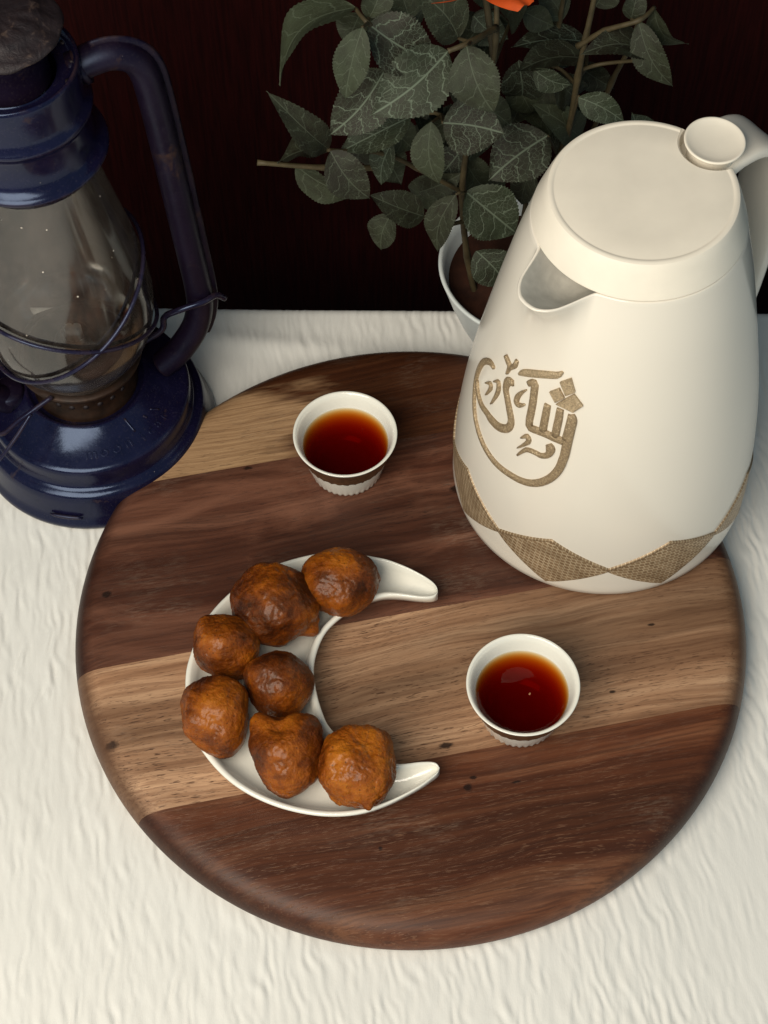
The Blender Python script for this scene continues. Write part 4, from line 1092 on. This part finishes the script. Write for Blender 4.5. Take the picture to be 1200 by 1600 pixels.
def build_plate():
    N = 180
    RIM = BTOP + 0.0160
    O, I = resample(OUT, N), resample(INN, N)
    O, I = O[1:-1], I[1:-1]
    V, F = [], []
    for o, i in zip(O, I):
        W = (i - o).length
        e = (i - o).normalized()
        k = min(1.0, max(W, 0.0002) / 0.036)
        kr = max(k, 0.55)
        dep = 0.0118 * min(1.0, max(0.0, (W - 0.0042) / 0.030)) ** 0.75 + 0.0004
        fl = RIM - dep
        low = BTOP + 0.0004 + (1 - k) * 0.0070
        def fr(d, side): return (o + e * min(d, W * 0.46)) if side == 0 else (i - e * min(d, W * 0.46))
        sec = [(fr(0.0006 * kr, 0), RIM - 0.0006), (fr(0.0003 * kr, 0), RIM - 0.0016), (fr(0.0040 * k, 0), (RIM + low) / 2 - 0.001), (fr(0.0125 * k, 0), low + 0.0006), (fr(0.0140 * k, 0), low),
               (fr(0.0110 * k, 1), low), (fr(0.0095 * k, 1), low + 0.0006), (fr(0.0030 * k, 1), (RIM + low) / 2 - 0.001), (fr(0.0003 * kr, 1), RIM - 0.0016), (fr(0.0006 * kr, 1), RIM - 0.0006),
               (fr(0.0016 * kr, 1), RIM), (fr(0.0034 * kr, 1), RIM - 0.0004), (fr(0.0052 * k, 1), RIM - dep * 0.45), (fr(0.0080 * k, 1), RIM - dep * 0.86), (fr(0.0125 * k, 1), fl + 0.0002),
               (fr(0.5, 1), fl),
               (fr(0.0165 * k, 0), fl + 0.0002), (fr(0.0105 * k, 0), RIM - dep * 0.86), (fr(0.0062 * k, 0), RIM - dep * 0.45), (fr(0.0034 * kr, 0), RIM - 0.0004), (fr(0.0016 * kr, 0), RIM)]
        V += [(p.x, p.y, z) for p, z in sec]
    m = 21
    n = len(O)
    for a in range(n - 1):
        for k in range(m):
            k2 = (k + 1) % m
            F.append((a*m+k, a*m+k2, (a+1)*m+k2, (a+1)*m+k))
    F += [tuple(reversed(range(m))), tuple((n-1)*m+k for k in range(m))]
    o = mobj('crescent_plate', V, F, M['porcelain'])
    b = bmesh.new(); b.from_mesh(o.data); bmesh.ops.recalc_face_normals(b, faces=b.faces); b.to_mesh(o.data); b.free()
    tag(o, 'white porcelain crescent moon plate holding the fried dumplings', 'plate')
build_plate()

# ------------------------------------------------------------------ fried dough balls
def build_fritter(c, rx, ry, rz, seed, label, lumps=(), rough=1.0, rot=0.0, box=0.0):
    bm = bmesh.new()
    bmesh.ops.create_icosphere(bm, subdivisions=6, radius=1.0)
    off = Vector((seed * 3.17, seed * 1.31, seed * 2.23))
    rel = []
    R = Matrix.Rotation(rot, 3, 'Z')
    for v in bm.verts:
        d = v.co.normalized()
        b = 1.0
        if box:
            m = max(abs(d.x), abs(d.y), abs(d.z)); b = 1 + box * (1 / m - 1)
        w = Vector((mnoise.noise(d * 1.6 + off), mnoise.noise(d * 1.6 + off + Vector((9, 0, 0))), mnoise.noise(d * 1.6 + off + Vector((0, 9, 0))))) * 0.35
        big = mnoise.noise(d * 1.15 + off) * 0.14
        mid = mnoise.noise(d * 3.0 + off + w) * 0.034
        rid = 1 - abs(mnoise.noise(d * 2.6 + off * 1.7 + w * 2.0)) * 2
        rid = max(0.0, rid) ** 8 * -0.022
        sm = mnoise.noise(d * 7.5 + off + w * 2) * 0.016 + mnoise.noise(d * 16 + off) * 0.010 + mnoise.noise(d * 34 + off) * 0.009
        mask = max(0.0, mnoise.noise(d * 1.9 - off) + 0.25)
        cr = (1 - abs(mnoise.noise(d * 9.0 + off + w * 3)) * 2) ** 3 * 0.008 * mask + (1 - abs(mnoise.noise(d * 19 + off)) * 2) ** 3 * 0.007 * mask
        k = b + big + rough * (mid + rid + sm + cr)
        for (lx, ly, lz, wd, amt) in lumps:
            L = Vector((lx, ly, lz)).normalized()
            a = d.angle(L)
            k += amt * math.exp(-(a / wd) ** 2)
        rel.append((mid * 3.5 + rid * 2.5 + sm * 5 + cr * 6) * rough)
        q = R @ (d * k)
        v.co = Vector((q.x * rx, q.y * ry, q.z * rz))
    for f in bm.faces: f.smooth = True
    me = bpy.data.meshes.new('fried_dumpling')
    bm.to_mesh(me); bm.free()
    at = me.attributes.new('relief', 'FLOAT', 'POINT')
    at.data.foreach_set('value', rel)
    me.materials.append(M['fritter'])
    o = bpy.data.objects.new('fried_dumpling', me)
    COL.objects.link(o)
    zmin = min(v.co.z for v in me.vertices)
    o.location = (c[0], c[1], c[2])
    return tag(o, label, 'dumpling', 'fried dumplings on the crescent plate')

def sil(deg, wd, amt):
    """a bump or a dent on the outline at this angle (0 = right, 90 = away)"""
    a = math.radians(deg)
    return (math.cos(a), 0.85 * math.sin(a), 0.53 * math.sin(a), wd, amt)
build_fritter((-0.0390, 0.0062, 0.0490), 0.0204, 0.0186, 0.0188, 1.0, 'oval fried dumpling nearest the upper tip of the crescent plate', lumps=(sil(28, 0.42, 0.13), sil(205, 0.45, 0.12), sil(3, 0.12, 0.09), sil(110, 0.35, -0.05)))
build_fritter((-0.0745, -0.0092, 0.0505), 0.0240, 0.0226, 0.0222, 2.4, 'largest fried dumpling on the crescent plate, with a ragged lower right corner', lumps=(sil(-36, 0.20, 0.30), sil(-20, 0.10, 0.08), sil(-62, 0.22, -0.13), sil(118, 0.40, 0.08), sil(165, 0.35, 0.05)))
build_fritter((-0.1006, -0.0335, 0.0490), 0.0184, 0.0178, 0.0180, 3.3, 'round fried dumpling on the left rim, just above the squarish one', lumps=(sil(132, 0.40, 0.11), sil(-40, 0.50, 0.05)))
build_fritter((-0.0716, -0.0560, 0.0490), 0.0184, 0.0180, 0.0180, 4.9, 'darkest round fried dumpling, beside the inner curve of the plate', rough=0.8, lumps=(sil(160, 0.5, 0.05),))
build_fritter((-0.1045, -0.0742, 0.0495), 0.0184, 0.0206, 0.0192, 5.2, 'squarish elongated fried dumpling overhanging the left rim of the plate', box=0.10, rot=-0.35, lumps=(sil(158, 0.38, 0.13), sil(72, 0.42, 0.09), sil(-72, 0.42, 0.13), sil(-148, 0.40, -0.10), sil(12, 0.4, -0.05)))
build_fritter((-0.0668, -0.0965, 0.0495), 0.0196, 0.0206, 0.0190, 6.1, 'heart shaped fried dumpling with a notched top', lumps=(sil(101, 0.24, -0.34), sil(130, 0.32, 0.26), sil(45, 0.50, 0.17), sil(-98, 0.45, 0.14), sil(202, 0.42, -0.14), (-0.15, 0.35, 0.92, 0.24, -0.14)))
build_fritter((-0.0300, -0.1050, 0.0498), 0.0202, 0.0204, 0.0202, 7.6, 'wrinkled fried dumpling nearest the lower tip of the plate, with dripping bottom edge', box=0.10, rough=1.35, lumps=((0.24, -0.93, -0.05, 0.12, 0.16), sil(-118, 0.28, 0.09), sil(150, 0.40, 0.07), sil(38, 0.50, 0.06), (-0.5, -0.35, 0.75, 0.22, -0.08), (0.1, 0.1, 0.95, 0.5, -0.06)))

# ------------------------------------------------------------------ hurricane lantern
LX, LY = -0.189, 0.145
GLOBE = [(.083,.033),(.095,.041),(.115,.0475),(.135,.049),(.16,.0465),(.19,.041),(.22,.035),(.242,.031)]
def build_lantern():
    root = empty('hurricane_lantern', (LX, LY, 0))
    tag(root, 'old dark blue enamel hurricane lantern with dusty glass globe', 'lantern')
    tp = [(0, .0010), (.0700, .0010), (.0728, .0022), (.0733, .0045), (.0727, .0068), (.0712, .0085), (.0703, .0120), (.0694, .0170), (.0684, .0220), (.0676, .0262),
          (.0662, .0280), (.0640, .0288), (.0622, .0296), (.0613, .0312), (.0609, .0350), (.0607, .0400), (.0604, .0424), (.0594, .0438), (.0575, .0446), (.0540, .0457),
          (.0490, .0477), (.0440, .0503), (.0400, .0527), (.0376, .0545), (.0362, .0555), (.0350, .0555), (.0340, .0545), (.0330, .0530), (.0280, .0525), (0, .0525)]
    V, F = lathe(tp, 128)
    tank = mobj('fuel_tank', V, F, M['enamel'], root)
    # dent on the lower step
    V, F = tube([(0.0716 * math.cos(a), 0.0716 * math.sin(a), 0.0125) for a in np.linspace(math.radians(-108), math.radians(-92), 8)], [0.0006, 0.0011, 0.0013, 0.0013, 0.0013, 0.0013, 0.0011, 0.0006], 8)
    mobj('pressed_slot', V, F, M['enamel'], tank)
    def rz(r):
        pts = [(.0604, .0424), (.0594, .0438), (.0575, .0446), (.0540, .0457), (.0490, .0477), (.0440, .0503), (.0400, .0527), (.0376, .0545)]
        for (r0, z0), (r1, z1) in zip(pts[:-1], pts[1:]):
            if r1 <= r <= r0: return z0 + (z1 - z0) * (r0 - r) / (r0 - r1)
        return .05
    # pressed lettering on the shoulder of the tank
    def letter(ch, ang, r, size):
        cu = bpy.data.curves.new('letter', 'FONT')
        cu.body = ch; cu.size = size; cu.extrude = 0.0003; cu.bevel_depth = 0.0001; cu.align_x = 'CENTER'; cu.align_y = 'CENTER'
        to = bpy.data.objects.new('letter', cu)
        COL.objects.link(to)
        bpy.context.view_layer.update()
        me = bpy.data.meshes.new_from_object(to.evaluated_get(bpy.context.evaluated_depsgraph_get()))
        bpy.data.objects.remove(to)
        o = bpy.data.objects.new('letter', me)
        COL.objects.link(o)
        me.materials.clear(); me.materials.append(M['enamel'])
        o.parent = tank
        slope = math.atan2(rz(r - 0.003) - rz(r + 0.003), 0.006)
        o.location = (r * math.cos(ang), r * math.sin(ang), rz(r) + 0.0001)
        rot = Matrix.Rotation(ang + PI / 2, 4, 'Z') @ Matrix.Rotation(slope, 4, 'X')
        o.rotation_euler = rot.to_euler()
    for k, ch in enumerate('moon'): letter(ch, math.radians(-83 + k * 8.6), 0.0500, 0.0095)
    for k, ch in enumerate('icar'): letter(ch, math.radians(-47 + k * 7.0), 0.0515, 0.0090)
    for a0, r0, a1, r1 in ((-50, .0385, -49, .0470), (-36, .0435, -35, .0455), (-28, .0440, -24, .0480)):
        p = [Vector((r * math.cos(math.radians(a)), r * math.sin(math.radians(a)), rz(r) + 0.0001)) for a, r in ((a0 + (a1 - a0) * q, r0 + (r1 - r0) * q) for q in np.linspace(0, 1, 6))]
        V, F = tube(p, 0.0007, 8)
        mobj('pressed_mark', V, F, M['enamel'], tank)
    # burner
    V, F = lathe([(.0310, .0520), (.0305, .0560), (.0290, .0580), (.0290, .0700), (.0300, .0740), (.0330, .0770), (.0362, .0785), (.0368, .0800), (.0360, .0812), (.0320, .0815), (.0150, .0830), (.0120, .0920), (.0085, .0985), (.0070, .0985), (.0070, .0930), (0, .0930)], 72)
    burner = mobj('burner', V, F, M['brass'], root)
    V, F = lathe([(.0040, .090), (.0040, .1030), (0, .1035)], 16, lambda t, r, z, i: (r * (0.45 + 0.8 * abs(math.cos(t))), z))
    mobj('wick', V, F, M['cloth'], burner)
    for k in range(22):
        t = 2 * PI * k / 22
        V, F = lathe([(0.0016, -0.0006), (0.0018, 0.0002), (0, 0.0007)], 8)
        o = mobj('rivet', V, F, M['rust'], burner)
        o.location = (.0290 * math.cos(t), .0290 * math.sin(t), .0645)
        o.rotation_euler = (0, PI / 2, t)
    # glass globe
    gz = np.linspace(.083, .242, 48)
    pr = [(hermite(GLOBE, z), z) for z in gz]
    V, F = lathe([(pr[0][0] - .0012, .0815), (pr[0][0], .0818)] + pr, 112)
    mobj('glass_globe', V, F, M['glass'], root)
    # guard wires crossing round the globe
    def wire_ring(zc, amp, ph):
        P = []
        for k in range(96):
            t = 2 * PI * k / 96
            z = zc + amp * math.cos(t - ph)
            r = hermite(GLOBE, z) + 0.0022
            P.append((r * math.cos(t), r * math.sin(t), z))
        V, F = tube(P, 0.00125, 10, closed=True)
        mobj('guard_wire', V, F, M['wire'], root)
    wire_ring(0.1280, 0.0250, math.radians(-127))
    wire_ring(0.1350, 0.0320, math.radians(22))
    # hood
    hp = [(.0300, .2400), (.0332, .2398), (.0350, .2412), (.0362, .2440), (.0385, .2470), (.0410, .2490), (.0416, .2502), (.0412, .2514), (.0396, .2524), (.0372, .2540), (.0358, .2570),
          (.0352, .2640), (.0352, .2720), (.0358, .2752), (.0372, .2768), (.0378, .2785), (.0372, .2802), (.0358, .2818), (.0352, .2860), (.0350, .2960), (.0350, .3030), (.0347, .3050),
          (.0338, .3056), (.0328, .3048), (.0318, .3020), (.0300, .2990), (.0240, .2975), (.0232, .2985)]
    V, F = lathe(hp, 112)
    hood = mobj('hood', V, F, M['enamel'], root)
    for k in range(14):
        t = 2 * PI * (k + 0.4) / 14
        V, F = lathe([(0.0015, -0.0006), (0.0016, 0.0002), (0, 0.0005)], 10)
        o = mobj('vent_hole', V, F, M['rust'], hood)
        o.location = (.0309 * math.cos(t), .0309 * math.sin(t), .3006)
    V, F = lathe([(.0205, .2960), (.0200, .3000), (.0195, .3240), (.0205, .3262)], 64)
    mobj('chimney', V, F, M['enamel_worn'], root)
    V, F = lathe([(.0200, .3235), (.0290, .3255), (.0308, .3262), (.0311, .3272), (.0305, .3282), (.0280, .3292), (.0230, .3304), (.0215, .3318), (.0195, .3330), (.0140, .3338), (0, .3342)], 80,
                 lambda t, r, z, i: (r + 0.0003 * math.sin(t * 9), z + 0.00035 * math.sin(t * 13 + r * 900)))
    mobj('chimney_cap', V, F, M['rust'], root)
    # side tubes
    for sgn in (1, -1):
        a = math.radians(15) + (0 if sgn > 0 else PI)
        d = Vector((math.cos(a), math.sin(a), 0)); sdv = Vector((-math.sin(a), math.cos(a), 0))
        sz = [(.0300, .2930), (.0400, .2965), (.0500, .2975), (.0590, .2930), (.0640, .2830), (.0662, .2650), (.0684, .2300), (.0705, .1900), (.0725, .1500), (.0742, .1150), (.0735, .0960), (.0690, .0790), (.0610, .0650), (.0530, .0560), (.0460, .0500)]
        P = smooth_path([d * s + Vector((0, 0, z)) for s, z in sz], 5)
        V, F = tube(P, 0.0082, 18, up=sdv, flat=(0.95, 1.05))
        tb = mobj('side_tube', V, F, M['enamel_worn'], root)
        # folded seam along the outer edge of the tube
        Q = []
        for i, p in enumerate(P):
            t = (P[min(i + 1, len(P) - 1)] - P[max(i - 1, 0)]).normalized()
            Q.append(p + t.cross(sdv).normalized() * 0.0080)
        V, F = tube(Q[6:-14], 0.0019, 8, up=sdv, flat=(1.5, 0.7))
        mobj('seam', V, F, M['enamel_worn'], tb)
        V, F = tube([d * .0335 + Vector((0, 0, .2930)), d * .0365 + Vector((0, 0, .2940))], 0.0094, 20)
        mobj('collar', V, F, M['enamel_worn'], tb)
    d = Vector((math.cos(math.radians(15)), math.sin(math.radians(15)), 0)); q = Vector((math.sin(math.radians(15)), -math.cos(math.radians(15)), 0))
    # bail clip and lift lever
    P = smooth_path([d * .036 + q * .004 + Vector((0, 0, .080)), d * .049 + q * .006 + Vector((0, 0, .090)), d * .052 + q * .006 + Vector((0, 0, .101)), d * .060 + q * .010 + Vector((0, 0, .109)), d * .074 + q * .0105 + Vector((0, 0, .112)),
                     d * .083 + q * .006 + Vector((0, 0, .110)), d * .088 + q * .003 + Vector((0, 0, .102))], 6)
    V, F = tube(P, 0.0019, 8)
    mobj('lift_lever', V, F, M['wire'], root)
    # crank wire at the front left of the burner
    P = smooth_path([(-0.012, -0.034, 0.083), (-0.030, -0.046, 0.078), (-0.040, -0.055, 0.077), (-0.048, -0.052, 0.083), (-0.060, -0.050, 0.086), (-0.075, -0.052, 0.080)], 6)
    V, F = tube(P, 0.0014, 8)
    mobj('crank_wire', V, F, M['wire'], root)
    P = smooth_path([(-0.024, -0.043, 0.079), (-0.034, -0.052, 0.068), (-0.046, -0.060, 0.056), (-0.054, -0.062, 0.052)], 5)
    V, F = tube(P, 0.0012, 8)
    mobj('crank_wire', V, F, M['wire'], root)
    P = smooth_path([(-0.030, -0.022, 0.0530), (-0.030, -0.022, 0.0600)], 3)
    V, F = lathe([(0.0001, 0.010), (.0085, .0098), (.0098, .0085), (.0098, .0010), (.0090, 0)], 30, lambda t, r, z, i: (r + (0.0004 * math.sin(t * 15) if i in (2, 3) else 0), z))
    o = mobj('filler_cap', V, F, M['enamel_worn'], root)
    o.location = (-0.045, -0.010, 0.0485)
    return root
build_lantern()

# ------------------------------------------------------------------ potted artificial plant
PX, PY = 0.0790, 0.2090
def leaf_mesh(B, T, N, W, curl, seed):
    rg = random.Random(seed)
    B, T, N = Vector(B), Vector(T), Vector(N)
    L = T - B
    ln = L.length
    e = L / ln
    s = e.cross(N).normalized()
    n = s.cross(e).normalized()
    if n.dot(N) < 0: n = -n
    na, nb = 44, 4
    V, U, F = [], [], []
    bend = rg.uniform(-0.14, 0.14)
    curl = curl + rg.uniform(-0.02, 0.16)
    wav = rg.uniform(0, 6.28)
    for i in range(na + 1):
        u = i / na
        # ovate outline with a pointed tip and saw teeth
        w = (math.sin(PI * min(1.0, u * 1.02) ** 0.80)) ** 0.82 if 0 < u < 0.98 else 0.02
        w = max(0.02, w) * (1 - 0.12 * max(0, u - 0.8) / 0.2)
        tooth = 1 + (0.050 if i % 2 == 0 else -0.018) * (0.4 if u < 0.08 else 1)
        lift = curl * ln * (math.sin(PI * u) * 0.55 - u * u * 0.35)
        cen = B + e * (u * ln) + n * lift + s * (bend * ln * math.sin(PI * u) * 0.5)
        for j in range(-nb, nb + 1):
            v = j / nb
            hw = 0.5 * W * w * (tooth if abs(j) == nb else 1)
            fold = abs(v) ** 1.2 * 0.13 * W * w + 0.025 * W * math.sin(u * 13 + wav + v * 2) * abs(v)
            V.append(cen + s * (v * hw) + n * fold)
            U.append((u, v * max(0.25, w)))
    m = 2 * nb + 1
    for i in range(na):
        for j in range(m - 1): F.append((i*m+j, i*m+j+1, (i+1)*m+j+1, (i+1)*m+j))
    return V, F, U

def build_plant():
    root = empty('potted_plant', (PX, PY, 0))
    tag(root, 'artificial rose plant with veined green leaves in a white pot', 'potted plant')
    O = Vector((PX, PY, 0))
    def loc(p): return Vector(p) - O
    V, F = lathe([(0, .0008), (.0290, .0008), (.0305, .0018), (.0330, .0080), (.0385, .0190), (.0450, .0350), (.0510, .0530), (.0552, .0680), (.0570, .0742), (.0574, .0755),
                  (.0570, .0764), (.0560, .0766), (.0548, .0760), (.0530, .0690), (.0485, .0520), (.0440, .0410), (0, .0400)], 96)
    mobj('pot', V, F, M['pot'], root)
    V, F = lathe([(0, .064), (.015, .0655), (.030, .0640), (.0425, .0620), (.0508, .0610)], 72, lambda t, r, z, i: (r, z + 0.0018 * math.sin(t * 7 + i * 2) * (1 if i < 4 else 0)))
    mobj('soil', V, F, M['soil'], root)
    for pts, rad in STEMS:
        P = smooth_path([loc(p) for p in pts], 5)
        n = len(P)
        rr = [rad * 0.001 * (1.0 - 0.35 * i / n) * (1.0 + (0.28 if i % 5 == 0 and rad > 1.3 else 0)) for i in range(n)]
        V, F = tube(P, rr, 9)
        mobj('stem', V, F, M['stem'], root)
    for k, (B, T, N, W, curl, vs_) in enumerate(LEAVES):
        V, F, U = leaf_mesh(loc(B), loc(T), N, W, curl, 100 + k)
        mobj('leaf', V, F, M['leaf_b'] if vs_ else M['leaf_a'], root, uvs=U)
    # rose at the top edge of the picture
    fc = Vector((0.0375, 0.192, 0.3215)) - O
    rg = random.Random(8)
    for ring, (cnt, r, tilt, sz) in enumerate(((5, 0.0045, 0.15, 0.016), (5, 0.0085, 0.5, 0.019), (6, 0.0125, 0.95, 0.021), (5, 0.0135, 1.35, 0.020))):
        for k in range(cnt):
            t = 2 * PI * (k + 0.37 * ring) / cnt + rg.uniform(-0.15, 0.15)
            V, F = [], []
            na, nb = 10, 8
            for i in range(na + 1):
                u = i / na
                for j in range(nb + 1):
                    v = 2 * j / nb - 1
                    w = sz * 0.62 * math.sin(PI * (0.12 + 0.80 * u)) ** 0.7
                    out = r * (0.25 + 0.75 * u) + sz * math.sin(tilt) * u + 0.004 * u * u
                    up = sz * math.cos(tilt) * u - 0.006 * (1 if ring > 1 else 0) - 0.05 * sz * v * v
                    ang = t + v * w / max(0.006, out)
                    V.append(fc + Vector((out * math.cos(ang), out * math.sin(ang), up + 0.0008 * math.sin(v * 5 + k))))
            m = nb + 1
            for i in range(na):
                for j in range(nb): F.append((i*m+j, i*m+j+1, (i+1)*m+j+1, (i+1)*m+j))
            mobj('petal', V, F, M['sepal'] if (ring == 3 and k % 3 == 1) else M['petal'], root)
    P = smooth_path([fc + Vector((0, 0, -0.004)), fc + Vector((0.004, 0.004, -0.03)), loc((0.046, 0.186, 0.262))], 5)
    V, F = tube(P, 0.0018, 9)
    mobj('stem', V, F, M['stem'], root)
    return root
build_plant()
